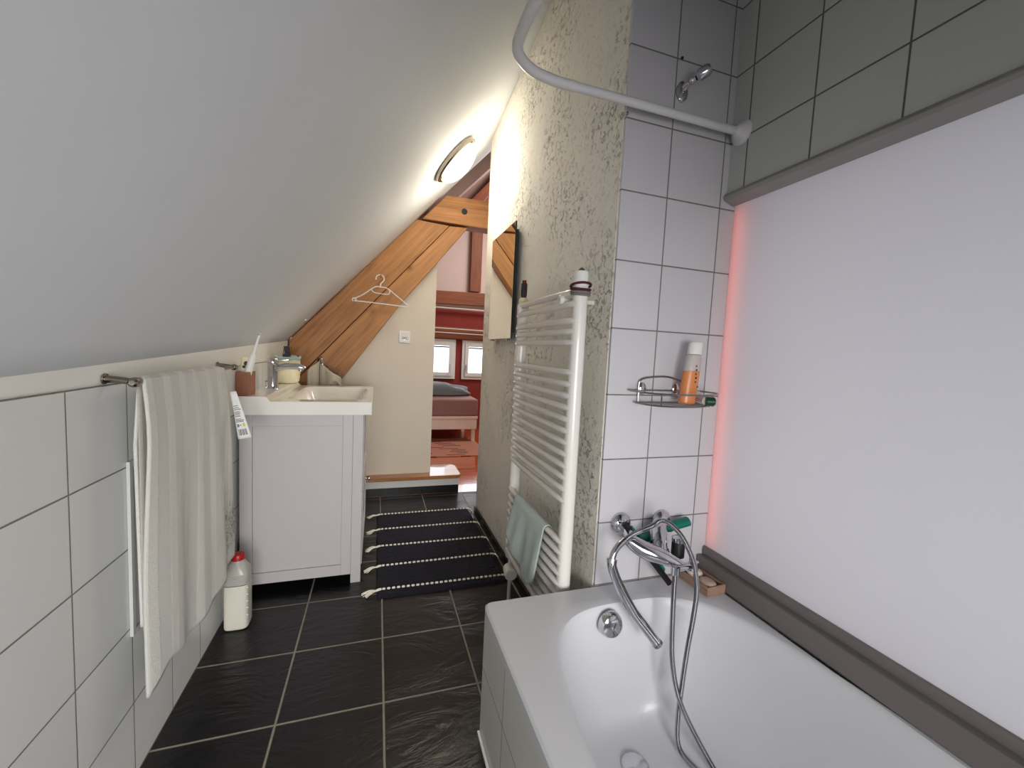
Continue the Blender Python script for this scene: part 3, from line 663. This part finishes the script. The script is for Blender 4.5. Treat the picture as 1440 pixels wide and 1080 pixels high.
for i, (mm, lb, z) in enumerate(hcols):
    q = MB(); q.tube(arc((XR,1.128,z), .0265+.001*i, 0, 360, 30, (1,0,0), (0,1,(.12 if i < 3 else -.18))), .0038, 8, cap=False); tag(q.build('hair_tie', M[mm]), lb, 'hair tie', 'hair ties on the near radiator post')

# ------------------------------------------------------------------ mirror
mr = thing('wall_mirror', 'narrow frameless mirror on the rough wall beyond the radiator', 'mirror', (.64, 2.18, 1.17))
p = MB(); p.box(.626, .632, 1.962, 2.392, 1.176, 1.748); p.build('glass_edge', M['glassedge'], mr, smooth=False)
p = MB(); p.box(.6250, .6259, 1.964, 2.390, 1.178, 1.746); p.build('mirror_face', M['mirror'], mr, smooth=False)
p = MB(); p.box(.6321, .656, 2.0, 2.35, 1.21, 1.72); p.build('backing', M['ink'], mr, smooth=False)
for y in (2.03, 2.32):
    p = MB(); p.box(.6235, .638, y-.02, y+.02, 1.168, 1.1755); p.build('bottom_clip', M['nickel'], mr, smooth=False)

# ------------------------------------------------------------------ ceiling lamp
lc = Vector((.372, 2.38, zslope(.372, 2.38))); e_ = .01
nx = Vector((1,0,(zslope(lc.x+e_,lc.y)-zslope(lc.x-e_,lc.y))/(2*e_))); ny = Vector((0,1,(zslope(lc.x,lc.y+e_)-zslope(lc.x,lc.y-e_))/(2*e_)))
ln = -(nx.cross(ny).normalized()); lc = lc + ln*.012
lp = thing('ceiling_lamp', 'round lit ceiling lamp with metal rim on the slope', 'lamp', lc)
p = MB(); p.lathe([(.150,0),(.150,.018),(.143,.026),(.132,.028),(.132,.0)], lc, ln, 48); p.build('rim', M['nickel'], lp)
p = MB(); R_ = [(.1315*math.cos(t*PI/16), .0282+.062*math.sin(t*PI/16)) for t in range(0, 8)]+[(.0001,.0905)]; p.lathe(R_, lc, ln, 48); p.build('glass_dome', M['lampglass'], lp)
for k in range(3):
    a_ = 2.1*k+.9; u_ = nx.normalized(); v_ = ln.cross(u_); c_ = lc+(u_*math.cos(a_)+v_*math.sin(a_))*.139+ln*.028
    p = MB(); p.sphere(c_, .006, 10); p.build('clip', M['nickel'], lp)
sk_ = MB(); sk_.sphere((-.435, 2.88, zslope(-.435,2.88)-.017), .007, 12); tag(sk_.build('ceiling_stud', M['whiteplastic']), 'tiny white stud on the slope beside the brace', 'stud')

# ------------------------------------------------------------------ hanger
hg = thing('clothes_hanger', 'white plastic clothes hanger on the diagonal brace', 'hanger', (.013, 3.0, 1.58))
HY = 3.008
hkp = smoothpath([(-.022,HY,1.556),(-.020,HY,1.574),(-.006,HY,1.588),(.012,HY,1.590),(.027,HY,1.580),(.031,HY,1.560),(.022,HY,1.544),(.011,HY,1.532),(.009,HY,1.508)], 6)
p = MB(); p.tube(hkp, .0042, 10); p.build('hook', M['whiteplastic'], hg)
body = smoothpath([(-.160,HY,1.415),(-.10,HY,1.450),(-.028,HY,1.505),(.010,HY,1.508),(.055,HY,1.502),(.12,HY,1.455),(.192,HY,1.400),(.193,HY,1.392),(.180,HY,1.388),(.02,HY,1.396),(-.140,HY,1.402),(-.158,HY,1.402)], 6)
p = MB(); p.tube(body, .0040, 10); p.tube(arc((-.158,HY,1.409), .012, -60, 240, 16), .0038, 10)
p.tube(smoothpath([(.045,HY,1.503),(.064,HY,1.498),(.070,HY,1.480),(.060,HY,1.464),(.02,HY,1.463),(-.03,HY,1.468),(-.046,HY,1.480),(-.050,HY,1.490)], 6), .0036, 10); p.build('hanger_frame', M['whiteplastic'], hg)
q = MB(); q.tube([(.008,3.054,1.578),(.010,3.0,1.582),(.010,2.995,1.592)], .003, 8); tag(q.build('nail', M['nickel']), 'bent nail in the brace holding the white hanger', 'nail')

# ------------------------------------------------------------------ switch
sw = thing('light_switch', 'square white combined switch and socket on the cream partition', 'switch', (.188, 3.17, 1.18))
p = MB(); p.box(.147, .229, 3.160, 3.1695, 1.138, 1.228); p.build('plate', M['whiteplastic'], sw, bevel=.004)
p = MB(); p.box(.166, .212, 3.156, 3.1605, 1.152, 1.212); p.build('insert', M['whitemetal'], sw, bevel=.002)
p = MB(); 
for x in (.176, .189, .202): p.lathe([(.0042,0),(.0042,.0006),(.0001,.0006)], (x,3.1558,1.166+(.004 if x == .189 else 0)), (0,-1,0), 12)
p.box(.170,.206,3.1553,3.1558,1.176,1.179); p.build('socket_holes', M['ink'], sw)

# ------------------------------------------------------------------ vanity, basin, tap
VY0, VY1 = 1.972, 2.66
vn = thing('vanity_cabinet', 'light grey framed washbasin cabinet standing on short legs', 'cabinet', (-.30, 2.3, 0))
p = MB(); p.box(-.540, -.098, VY0+.016, VY1-.016, .052, .735); p.build('carcass', M['cab'], vn, smooth=False)
def panel(y0, y1):
    q = MB(); q.box(-.545, -.498, y0, y1, .048, .793); q.box(-.140, -.098, y0, y1, .042, .793); q.box(-.498, -.140, y0, y1, .742, .793); q.box(-.498, -.140, y0, y1, .042, .090)
    q.build('side_frame', M['cab'], vn, smooth=False, bevel=.0015)
panel(VY0, VY0+.016); panel(VY1-.016, VY1)
p = MB(); p.box(-.4975, -.1405, VY0+.011, VY0+.0155, .0905, .7415); p.build('side_panel', M['cab'], vn, smooth=False)
for y in (VY0-.002, VY1-.043):
    p = MB(); p.box(-.0975, -.054, y, y+.045, .0, .795); p.build('leg', M['cab'], vn, smooth=False, bevel=.0015)
for y in (VY0+.01, VY1-.05):
    p = MB(); p.box(-.545, -.505, y, y+.04, 0, .05); p.build('leg', M['black'], vn, smooth=False)
for z0_, z1_ in ((.062,.415),(.422,.785)):
    p = MB(); p.box(-.097, -.060, VY0+.046, VY1-.046, z0_, z1_); d_ = p.build('drawer', M['cab'], vn, smooth=False, bevel=.002)
    p = MB(); ya, yb = VY0+.046, VY1-.046; p.box(-.060,-.050,ya,ya+.05,z0_,z1_); p.box(-.060,-.050,yb-.05,yb,z0_,z1_); p.box(-.060,-.050,ya+.05,yb-.05,z0_,z0_+.05); p.box(-.060,-.050,ya+.05,yb-.05,z1_-.05,z1_); p.build('drawer_frame', M['cab'], d_, smooth=False, bevel=.0015)
    p = MB(); p.lathe([(.006,0),(.006,.012),(.013,.018),(.013,.024),(.0001,.027)], (-.050,(ya+yb)/2,z1_-.025), (1,0,0), 20); p.build('knob', M['nickel'], d_)
# basin
bs = thing('washbasin', 'wide white ceramic washbasin with raised back shelf on the cabinet', 'sink', (-.30, 2.3, .795))
BX0, BX1, BY0, BY1 = -.555, -.018, 1.948, 2.700
p = MB()
def prof(y):   # x,z outline of the top seen from the side
    return
xs = [BX0, -.447, -.425, BX1]; 
# body slab with side step, hollow bowl
NX, NY = 64, 72
def topz(x, y):
    zt_ = .873 if x < -.447 else (.853 if x > -.425 else .873-.020*(.5-.5*math.cos(PI*(x+.447)/.022)))
    # bowl
    cxb, cyb, ab, bb2 = -.218, (BY0+BY1)/2, .168, .30
    u = max(abs(x-cxb)/ab, 0); v = abs(y-cyb)/bb2
    d = (u**7+v**7)**(1/7)
    if d < 1: 
        t = min(1, (1-d)/.42); zt_ -= .100*(t*t*(3-2*t))**.75 if t > 0 else 0
    return zt_
g = MB(); g.grid(lambda u, v: (BX0+(BX1-BX0)*u, BY0+(BY1-BY0)*v, topz(BX0+(BX1-BX0)*u, BY0+(BY1-BY0)*v)), 110, 120)
nb = len(g.v); nx1, ny1 = 111, 121
loop = [i*ny1 for i in range(nx1)] + [110*ny1+j for j in range(1, ny1)] + [i*ny1+120 for i in range(109, -1, -1)] + [j for j in range(119, 0, -1)]
low = []
for k in loop: x, y, z = g.v[k]; low.append((x, y, .7955))
base = len(g.v); g.v += low; L_ = len(loop)
for k in range(L_): g.f.append((loop[k], loop[(k+1)%L_], base+(k+1)%L_, base+k)); g.mi.append(0)
g.build('basin', M['ceramic'], bs, bevel=.004, seg=3)
p = MB(); p.lathe([(.022,0),(.022,.003),(.016,.005),(.0001,.005)], (-.25,2.32,.772), (0,0,1), 24); p.build('drain', M['chrome'], bs)
# basin tap
tp = thing('basin_tap', 'chrome single-lever basin tap on the washbasin back shelf', 'tap', (-.49, 2.30, .873))
p = MB(); p.lathe([(.027,0),(.025,.004),(.0235,.012),(.0235,.112),(.022,.116),(.0001,.116)], (-.490,2.30,.8735), (0,0,1), 28); p.build('body', M['chrome'], tp)
p = MB(); p.tube(smoothpath([(-.480,2.30,.968),(-.44,2.30,.982),(-.395,2.30,.984),(-.360,2.30,.980),(-.350,2.30,.974)], 5), [.020]*15+[.018]*6, 18, flat=.8); p.build('spout', M['chrome'], tp)
p = MB(); p.lathe([(.010,0),(.010,.012),(.0001,.012)], (-.366,2.30,.9745), (0,0,-1), 20); p.build('aerator', M['steelwire'], tp)
p = MB(); p.lathe([(.0235,0),(.0245,.003),(.0245,.024),(.021,.030),(.0001,.031)], (-.490,2.30,.9905), (0,0,1), 28); p.tube([(-.485,2.30,1.008),(-.45,2.30,1.012),(-.420,2.30,1.016)], [.015,.013,.010], 14, flat=.4); p.build('lever', M['chrome'], tp)
p = MB(); p.tube([(-.520,2.30,.873),(-.520,2.30,.905)], .002, 8); p.sphere((-.520,2.30,.907), .005, 10); p.build('pull_rod', M['chrome'], tp)

# walnut toothbrush box with tube and electric toothbrush
bx = thing('walnut_holder', 'square walnut brush holder at the near corner of the basin shelf', 'holder', (-.533, 2.0, .8735))
p = MB(); xa, xb_, ya, yb, za, zb2, t_ = -.5545, -.506, 1.965, 2.060, .8738, .972, .007
p.box(xa,xb_,ya,yb,za,za+.006); p.box(xa,xb_,ya,ya+t_,za+.006,zb2); p.box(xa,xb_,yb-t_,yb,za+.006,zb2); p.box(xa,xa+t_,ya+t_,yb-t_,za+.006,zb2); p.box(xb_-t_,xb_,ya+t_,yb-t_,za+.006,zb2)
p.build('box', M['walnut'], bx, smooth=False, bevel=.001)
tt = thing('toothpaste_tube', 'white toothpaste tube with dark print standing in the walnut holder', 'tube', (-.535, 2.02, .882))
p = MB(); p.rings([[(-.538+.0125*math.cos(2*PI*j/20), 2.018+.0125*math.sin(2*PI*j/20), .8815) for j in range(20)], [(-.536+.016*math.cos(2*PI*j/20), 2.018+.012*math.sin(2*PI*j/20), .95) for j in range(20)], [(-.532+.018*math.cos(2*PI*j/20), 2.018+.0025*math.sin(2*PI*j/20), 1.032) for j in range(20)]]); p.build('tube_body', M['pouch'], tt)
p = MB(); p.lathe([(.008,0),(.008,.0006),(.0001,.0006)], (-.529,2.0095,1.006), (0,-1,.1), 16, sx=1, sy=1.2); p.build('print', M['ink'], tt); p = MB(); p.lathe([(.006,0),(.006,.0006),(.0001,.0006)], (-.536,2.0075,.992), (0,-1,.1), 14); p.build('print', M['ink'], tt)
eb = thing('electric_toothbrush', 'white electric toothbrush leaning in the walnut holder', 'toothbrush', (-.505, 2.0, .90))
p = MB(); q0, q1 = Vector((-.526,1.995,.935)), Vector((-.499,2.00,1.045)); dd = (q1-q0).normalized()
p.tube([q0, q0+dd*.02, q0+dd*.09, q1], [.012,.0145,.0135,.011], 18); p.build('handle', M['whiteplastic'], eb)
p = MB(); p.tube([q1-dd*.002, q1+dd*.03, q1+dd*.085], [.007,.0055,.0038], 12); p.build('brush_neck', M['whiteplastic'], eb)
p = MB(); q2 = q1+dd*.09; p.lathe([(.006,-.004),(.006,.004),(.0001,.004)], q2, (-.8,-.5,.2), 14); p.build('brush_head', M['mint'], eb)
# pouch with combs
pc = thing('fabric_basket', 'pale yellow fabric basket with mint lining on the basin shelf', 'basket', (-.487, 2.60, .873))
def sq_ring(cx_, cy_, a_, b2, z, wob=0, n=40):
    out = []
    for j in range(n):
        t = 2*PI*j/n; c1, s1 = math.cos(t), math.sin(t)
        out.append((cx_+a_*math.copysign(abs(c1)**.5, c1)+wob*math.sin(3*t+z*40), cy_+b2*math.copysign(abs(s1)**.5, s1)+wob*math.cos(4*t+z*55), z+(wob*1.2*math.sin(5*t) if z > .99 else 0)))
    return out
PCX, PCY = -.482, 2.60
p = MB(); p.rings([sq_ring(PCX,PCY,.050,.048,.8745),sq_ring(PCX,PCY,.060,.056,.885,.001),sq_ring(PCX,PCY,.062,.058,.94,.002),sq_ring(PCX,PCY,.060,.057,.955,.002),sq_ring(PCX,PCY,.063,.060,.965,.002),sq_ring(PCX,PCY,.061,.057,1.010,.002),sq_ring(PCX,PCY,.054,.050,1.008,.002),sq_ring(PCX,PCY,.054,.050,.90)], cap1=True); p.build('basket_body', M['pouch'], pc)
p = MB(); p.rings([sq_ring(PCX,PCY,.0625,.0585,1.004,.002),sq_ring(PCX,PCY,.070,.066,1.020,.005),sq_ring(PCX,PCY,.060,.054,1.026,.004),sq_ring(PCX,PCY,.052,.046,1.010,.002)], cap0=False, cap1=False); p.build('lining', M['mint'], pc)
def comb(x, y, tilt, label, n=6, w=.04, mat='black'):
    q = thing('comb', label, 'comb', (x, y, .95), 'combs in the fabric basket')
    Mt = Matrix.Translation((x, y, .91)) @ Matrix.Rotation(tilt, 4, 'Y')
    k = MB(); k.box(-w/2, w/2, -.002, .002, 0, .125, Mt); k.build('handle', M[mat], q, smooth=False)
    k = MB()
    for i in range(n): xx = -w/2+.002+i*(w-.004)/(n-1); k.box(xx-.0013, xx+.0013, -.0018, .0018, .125, .172, Mt)
    k.build('teeth', M[mat], q, smooth=False)
comb(-.497, 2.585, .12, 'black wide-toothed comb sticking up at the left of the fabric basket')
comb(-.462, 2.60, -.15, 'dark finer comb leaning right in the fabric basket', 8, .028, 'brownplastic')
comb(-.478, 2.625, .4, 'brown comb leaning across the back of the fabric basket', 7, .026, 'walnut')
# soap pump-like cream tin between
# hand towels on hook behind the basin
hk2 = thing('towel_hook', 'chrome hook on the brace behind the basin holding small towels', 'hook', (-.365, 3.04, .99))
p = MB(); p.tube(smoothpath([(-.372,3.045,.955),(-.378,3.03,.985),(-.368,3.005,1.008),(-.352,2.99,1.005),(-.345,2.985,.975),(-.345,2.985,.955)], 6), .008, 14); p.lathe([(.016,0),(.016,.006),(.0001,.008)], (-.372,3.049,.955), (0,-1,0), 20); p.build('hook_arm', M['chrome'], hk2)
p = MB(); p.box(-.385,-.315,2.972,3.03,.944,.954); p.build('rubber_pad', M['black'], hk2, bevel=.003)
def smalltowel(name, pts, y, mat, label, hgt):
    q = MB(); P_ = smoothpath([(a_, y+b2, 0) for a_, b2 in pts], 6)
    n = len(P_)
    q.grid(lambda u, v: (P_[min(n-1,int(u*(n-1)))].x*1.0+ .0, P_[min(n-1,int(u*(n-1)))].y, (hgt(u))-(hgt(u)-.62)*v), n-1, 16)
    return tag(q.build(name, mat, solid=.010, weld=True), label, 'towel', 'small towels hanging behind the basin')
smalltowel('hand_towel', [(-.43,.0),(-.425,-.03),(-.415,-.035),(-.405,-.01),(-.39,.0),(-.372,.005),(-.365,.0)], 2.97, M['handtowel'], 'folded beige hand towel on the left side of the hook', lambda u: .915+.07*min(1,u*1.1))
rt = smalltowel('hand_towel', [(-.355,.0),(-.34,-.02),(-.32,-.03),(-.30,-.055),(-.275,-.07),(-.25,-.06),(-.235,-.03),(-.23,.0)], 2.97, M['handtowel'], 'rolled beige hand towel curling right of the hook', lambda u: .965-.10*max(0,u-.15)*1.1)
q = MB(); q.grid(lambda u, v: (-.262+.034*math.cos(PI*(1-u)), 2.885+.045*v-.0, .825+.042*math.sin(PI*u)), 20, 6); q.build('rolled_edge', M['handtowel'], rt, solid=.006, weld=True)
smalltowel('hand_towel', [(-.33,.0),(-.30,-.005),(-.27,.0),(-.245,-.005),(-.235,.015)], 3.015, M['handtowel2'], 'brown hand towel hanging behind the beige ones', lambda u: .965-.05*u)

# ------------------------------------------------------------------ towel rail and big towel
tr_ = thing('towel_rail', 'short nickel towel rail fixed to the low tiled wall', 'towel rail', (-.53, 1.44, 1.0))
BXR, ZB = -.510, 1.002
for y in (1.125, 1.790):
    p = MB(); p.tube([(-.5555-.006,y,1.008),(-.535,y,1.006),(BXR,y,ZB)], [.0085,.0075,.0075], 16); p.lathe([(.012,0),(.0115,.004),(.0001,.005)], (-.565,y,1.0085), (1,0,-.1), 20); p.build('arm', M['nickel'], tr_)
    p = MB(); p.lathe([(.006,-.012),(.0105,-.008),(.0115,.0),(.0105,.010),(.006,.014),(.0001,.014)], (BXR,y,ZB), (0,-1 if y < 1.4 else 1,0), 20); p.build('end_knob', M['nickel'], tr_)
p = MB(); p.tube([(BXR,1.12,ZB),(BXR,1.795,ZB)], .0055, 14); p.build('bar', M['nickel'], tr_)
tw = thing('bath_towel', 'long grey-white terry towel with faint stripes draped over the rail', 'towel', (BXR, 1.4, ZB))
def sm(t): t = max(0, min(1, t)); return t*t*(3-2*t)
def towel_front(u, v):
    # u along y, v from back bottom over bar to front bottom
    back, front, r = .60, .735, .0095
    tot = back+front+PI*r; s = v*tot
    yT = 1.136+(1.655-1.136)*u
    if s < back:
        k = (back-s)/back; x = BXR-r-.012*min(1,k*4)+ .004*math.sin(12*u+2)*k; z = ZB-(back-s); y = 1.16+(1.60-1.16)*u + .01*k
        x = max(x, -.549)
    elif s < back+PI*r:
        a_ = PI-(s-back)/r; x, z = BXR+r*math.cos(a_), ZB+r*math.sin(a_); y = 1.16+(yT-1.16)*((s-back)/(PI*r)) if False else yT*((s-back)/(PI*r))+(1.16+.44*u)*(1-(s-back)/(PI*r))
    else:
        k = (s-back-PI*r)/front; z = ZB-(s-back-PI*r)
        yL = 1.136-.010*k; yR = 1.655+.090*sm(k)+.010*math.sin(k*5)
        y = yL+(yR-yL)*u
        x = BXR+r+.004*min(1,k*8)+.006*min(1,k*5)+.010*k*math.sin(2*PI*(u*1.6+.15))+.005*math.sin(2*PI*u*4.2+1)*k
        curl = (1-sm(u/.17))
        x -= curl*(.022*sm(k*1.3))
        z += .02*math.sin(2*PI*u*1.3+1.2)*k*k - .035*k**6*curl + .03*k**4*sm((u-.8)/.2)
        x = max(x, -.546)
    return (x, y, z)
q = MB(); q.grid(towel_front, 70, 120); q.build('towel_cloth', M['terry'], tw, solid=.006, weld=True)
def towel_inner(u, v):
    k = v; y = 1.148+(1.58-1.148)*u+.03*k; x = -.5155+.004*math.sin(9*u)*k-.012*k; z = ZB-.014-.60*k
    return (x, y, z)
q = MB(); q.grid(towel_inner, 30, 40); q.build('inner_layer', M['terryback'], tw, solid=.004, weld=True)
q = MB(); ry = random.Random(3)
def tf(y, z):
    k = (ZB-z)/.735; yL = 1.136-.010*k; yR = 1.655+.090*sm(k)+.010*math.sin(k*5); u = (y-yL)/(yR-yL)
    return BXR+.0095+.011+.010*k*math.sin(2*PI*(u*1.6+.15))+.005*math.sin(2*PI*u*4.2+1)*k+.0045
for k in range(190):
    y = 1.715-min(.12,abs(ry.gauss(0,.055))); z = .44+max(-.08,min(.08,ry.gauss(0,.045)))
    y = min(y, 1.72); l = .006+.010*ry.random(); a_ = ry.uniform(-.9,.9)+PI/2; w_ = .0016
    dy, dz = math.cos(a_)*l, math.sin(a_)*l
    q.add([(tf(y,z), y, z),(tf(y,z)+.0004, y+dy*.5-dz/l*w_, z+dz*.5+dy/l*w_),(tf(y+dy,z+dz) if y+dy<1.735 else tf(y,z), y+dy, z+dz),(tf(y,z)+.0004, y+dy*.5+dz/l*w_, z+dz*.5-dy/l*w_)], [(0,1,2,3)])
q.build('embroidery', M['green'], tw, smooth=False)
# long care tag hanging at the far edge
q = MB(); T0, T1 = Vector((-.478,1.655,.925)), Vector((-.441,1.640,.762)); ax = (T1-T0); sd_ = Vector((.042,-.004,.008))
q.grid(lambda u, v: T0+ax*v + sd_*(u-.35)*(.45+.55*v)+Vector((0,.002*math.sin(v*4),0)), 4, 12); ct = q.build('care_tag', M['paper'], tw, solid=.0006, weld=True)
q = MB()
def tagp(u, v, off=-.0009): 
    return T0+ax*v+sd_*(u-.35)*(.45+.55*v)+Vector((0,.002*math.sin(v*4)+off,0))
def strip(u0, u1, v0, v1): q.add([tagp(u0,v0),tagp(u1,v0),tagp(u1,v1),tagp(u0,v1)], [(0,1,2,3)])
for v in (.30,.345,.38,.43,.46,.49,.52,.58,.61,.635): strip(.1, .55+.3*ry.random(), v, v+.012)
q.build('print', M['ink'], ct, smooth=False); q = MB()
for i in range(9): strip(.15+.075*i, .15+.075*i+(.045 if i % 3 else .025), .80, .93)
q.build('barcode', M['ink'], ct, smooth=False)
q = MB(); strip(.62,.80,.68,.75); q.build('yellow_mark', M['yellow'], ct, smooth=False)
q = MB(); strip(.12,.30,.69,.75); strip(.36,.48,.705,.725); q.build('grey_mark', M['greyink'], ct, smooth=False)

# access panel in the tiled wall
ap = thing('access_panel', 'white framed inspection hatch in the tiles behind the towel', 'hatch', (-.556, 1.38, .6))
p = MB(); ya, yb, za, zb2 = 1.178, 1.60, .375, .808
p.box(-.5555,-.548,ya,ya+.014,za,zb2); p.box(-.5555,-.548,yb-.014,yb,za,zb2); p.box(-.5555,-.548,ya+.014,yb-.014,za,za+.014); p.box(-.5555,-.548,ya+.014,yb-.014,zb2-.014,zb2); p.build('frame', M['hatch'], ap, smooth=False, bevel=.001)
p = MB(); p.box(-.5555,-.551,ya+.018,yb-.018,za+.018,zb2-.018); p.build('door', M['hatch'], ap, smooth=False)

# ------------------------------------------------------------------ plastic bottle
pb = thing('plastic_bottle', 'milky square plastic bottle with red cap on the floor by the cabinet', 'bottle', (-.492, 1.80, 0))
BXC, BYC = -.492, 1.765; ZS = .92
def br_(z, a_, wob=0, n=2.0): return [(BXC+a_*math.copysign(abs(math.cos(t))**.45, math.cos(t)), BYC+a_*math.copysign(abs(math.sin(t))**.45, math.sin(t)), z*ZS) for t in [2*PI*(j+.5)/36 for j in range(36)]]
def rr_(z, a_): return [(BXC+a_*math.cos(t), BYC+a_*math.sin(t), z*ZS) for t in [2*PI*(j+.5)/36 for j in range(36)]]
p = MB(); R = [br_(.001,.034), br_(.006,.040)]
z = .012
while z < .195: R.append(br_(z,.0415)); z += .012
p.rings(R); p.build('milky_contents', M['milk'], pb)
p = MB(); R = []
for i in range(6): R += [br_(.196+i*.008-.0,.0415), br_(.200+i*.008,.0395)]
R += [br_(.246,.038), rr_(.272,.030), rr_(.284,.022), rr_(.289,.021)]; p.rings(R); p.build('bottle_shoulder', M['mould'], pb)
for z in (.06,.09,.12,.15,.18):
    p = MB(); p.box(BXC+.036, BXC+.0428, BYC-.034, BYC-.030, z*ZS, z*ZS+.003); p.build('rib', M['whiteplastic'], pb)
p = MB(); p.lathe([(.023,0),(.023,.018),(.021,.021),(.0001,.021)], (BXC,BYC,.2895*ZS), (0,0,1), 32); p.build('cap', M['red'], pb)

# ------------------------------------------------------------------ bath rug
br2 = thing('bath_rug', 'dark navy pile rug with five dashed cream cords and tassels', 'rug', (.32, 2.28, 0))
RX0, RX1, RY0, RY1 = .018, .622, 1.808, 2.745
def rugz(u, v):
    x, y = RX0+(RX1-RX0)*u, RY0+(RY1-RY0)*v
    e = min(u, 1-u, v, 1-v); h = .013*min(1, e/.01)
    n = noise.noise(Vector((x*60, y*60, 0)))*.0030+noise.noise(Vector((x*170, y*120, 3)))*.0022
    return (x+.004*noise.noise(Vector((y*9,0,1))), y, max(.0005, h+(n if e > .005 else 0)))
q = MB(); q.grid(rugz, 150, 230); q.build('rug_pile', M['navy'], br2)
lines = [(1.857,1.849),(2.065,2.067),(2.279,2.272),(2.496,2.491),(2.722,2.721)]
for k, (ya, yb) in enumerate(lines):
    q = MB(); n = 26
    for i in range(n):
        t0, t1 = (i+.12)/n, (i+.80)/n
        xa, xb2 = .040+(.600-.040)*t0, .040+(.600-.040)*t1; y_a, y_b = ya+(yb-ya)*t0, ya+(yb-ya)*t1
        q.tube([(xa,y_a,.0165),(xa+.003,y_a,.018),(xb2-.003,y_b,.018),(xb2,y_b,.0165)], [.002,.0048,.0048,.002], 8)
    q.build('cord', M['cream'], br2)
    for side in (0, 1):
        q = MB(); x0, y0 = (.040, ya) if side == 0 else (.602, yb); sgn = -1 if side == 0 else 1
        q.tube([(x0,y0,.018),(x0+sgn*.014,y0,.016),(x0+sgn*.022,y0,.012)], [.005,.0055,.005], 8)
        for s in range(16):
            a_ = ry.uniform(-.38,.38)-(.35 if side == 0 else (.7 if k else .2)); L1 = .045+.02*ry.random() if side == 0 else .03+.012*ry.random()
            x1, y1 = x0+sgn*.02, y0+.003*ry.uniform(-1,1)
            xe, ye_ = x1+sgn*math.cos(a_)*L1, y1+math.sin(a_)*L1
            xe = min(xe, .641)
            q.tube(smoothpath([(x1,y1,.013),((x1+xe)/2,(y1+ye_)/2+.003*ry.uniform(-1,1),.014+.004*ry.random()),(xe,ye_,.003+.006*ry.random())], 3), .0016, 5)
        q.build('tassel', M['cream'], br2)

# ------------------------------------------------------------------ lights
def area(name, loc, rot, sx, sy, power, col, cam=True):
    l = bpy.data.lights.new(name, 'AREA'); l.shape = 'RECTANGLE'; l.size = sx; l.size_y = sy; l.energy = power; l.color = col
    o = bpy.data.objects.new(name, l); COL.objects.link(o); o.location = loc; o.rotation_euler = rot; return o
# daylight behind the opal pane
area('pane_daylight', (1.29, -.1, 1.05), (0, math.radians(90), 0), 1.15, 2.3, 8.5, (.92,.93,1.0))
# added fill light behind the camera, the back wall has no opening
rl = area('room_fill', (.1, -1.22, .80), (math.radians(76), 0, math.radians(6)), 1.2, .9, 23, (1.0,.99,.98)); rl.data.spread = math.radians(95)
# bedroom daylight at the windows
area('bedroom_daylight', (1.06, 5.45, 1.0), (math.radians(-82), 0, 0), .9, .5, 4, (.90,.95,1.0))
area('bedroom_fill', (1.9, 4.3, 2.9), (0, math.radians(35), 0), 1.0, 1.0, 44, (1.0,.96,.93))  # added overhead fill for the bedroom, no roof opening there
l = bpy.data.lights.new('lamp_bulb', 'POINT'); l.energy = 8; l.color = (1.0,.92,.76); l.shadow_soft_size = .07
o = bpy.data.objects.new('lamp_bulb', l); COL.objects.link(o); o.location = lc+ln*.17
w = bpy.data.worlds.new('world'); S.world = w; w.use_nodes = True; w.node_tree.nodes['Background'].inputs[0].default_value = (.75,.82,.95,1); w.node_tree.nodes['Background'].inputs[1].default_value = .5

# ------------------------------------------------------------------ camera
yaw, pitch, roll = .3178, -.0776, -.0491
F = Vector((math.sin(yaw)*math.cos(pitch), math.cos(yaw)*math.cos(pitch), math.sin(pitch)))
r0 = Vector((math.cos(yaw), -math.sin(yaw), 0)); d0 = F.cross(r0)
r1 = r0*math.cos(roll)+d0*math.sin(roll); d1 = -r0*math.sin(roll)+d0*math.cos(roll)
cam = bpy.data.cameras.new('camera'); cam.sensor_width = 36; cam.lens = 579.43*36/1440; cam.clip_start = .02
co = bpy.data.objects.new('camera', cam); COL.objects.link(co)
up = -d1; bk = -F
co.matrix_world = Matrix(((r1.x, up.x, bk.x, 0), (r1.y, up.y, bk.y, 0), (r1.z, up.z, bk.z, 1.11), (0,0,0,1)))
S.camera = co
S.view_settings.view_transform = 'Standard'; S.view_settings.look = 'None'; S.view_settings.exposure = 0
S.cycles.max_bounces = 10; S.cycles.diffuse_bounces = 5; S.cycles.sample_clamp_indirect = 6
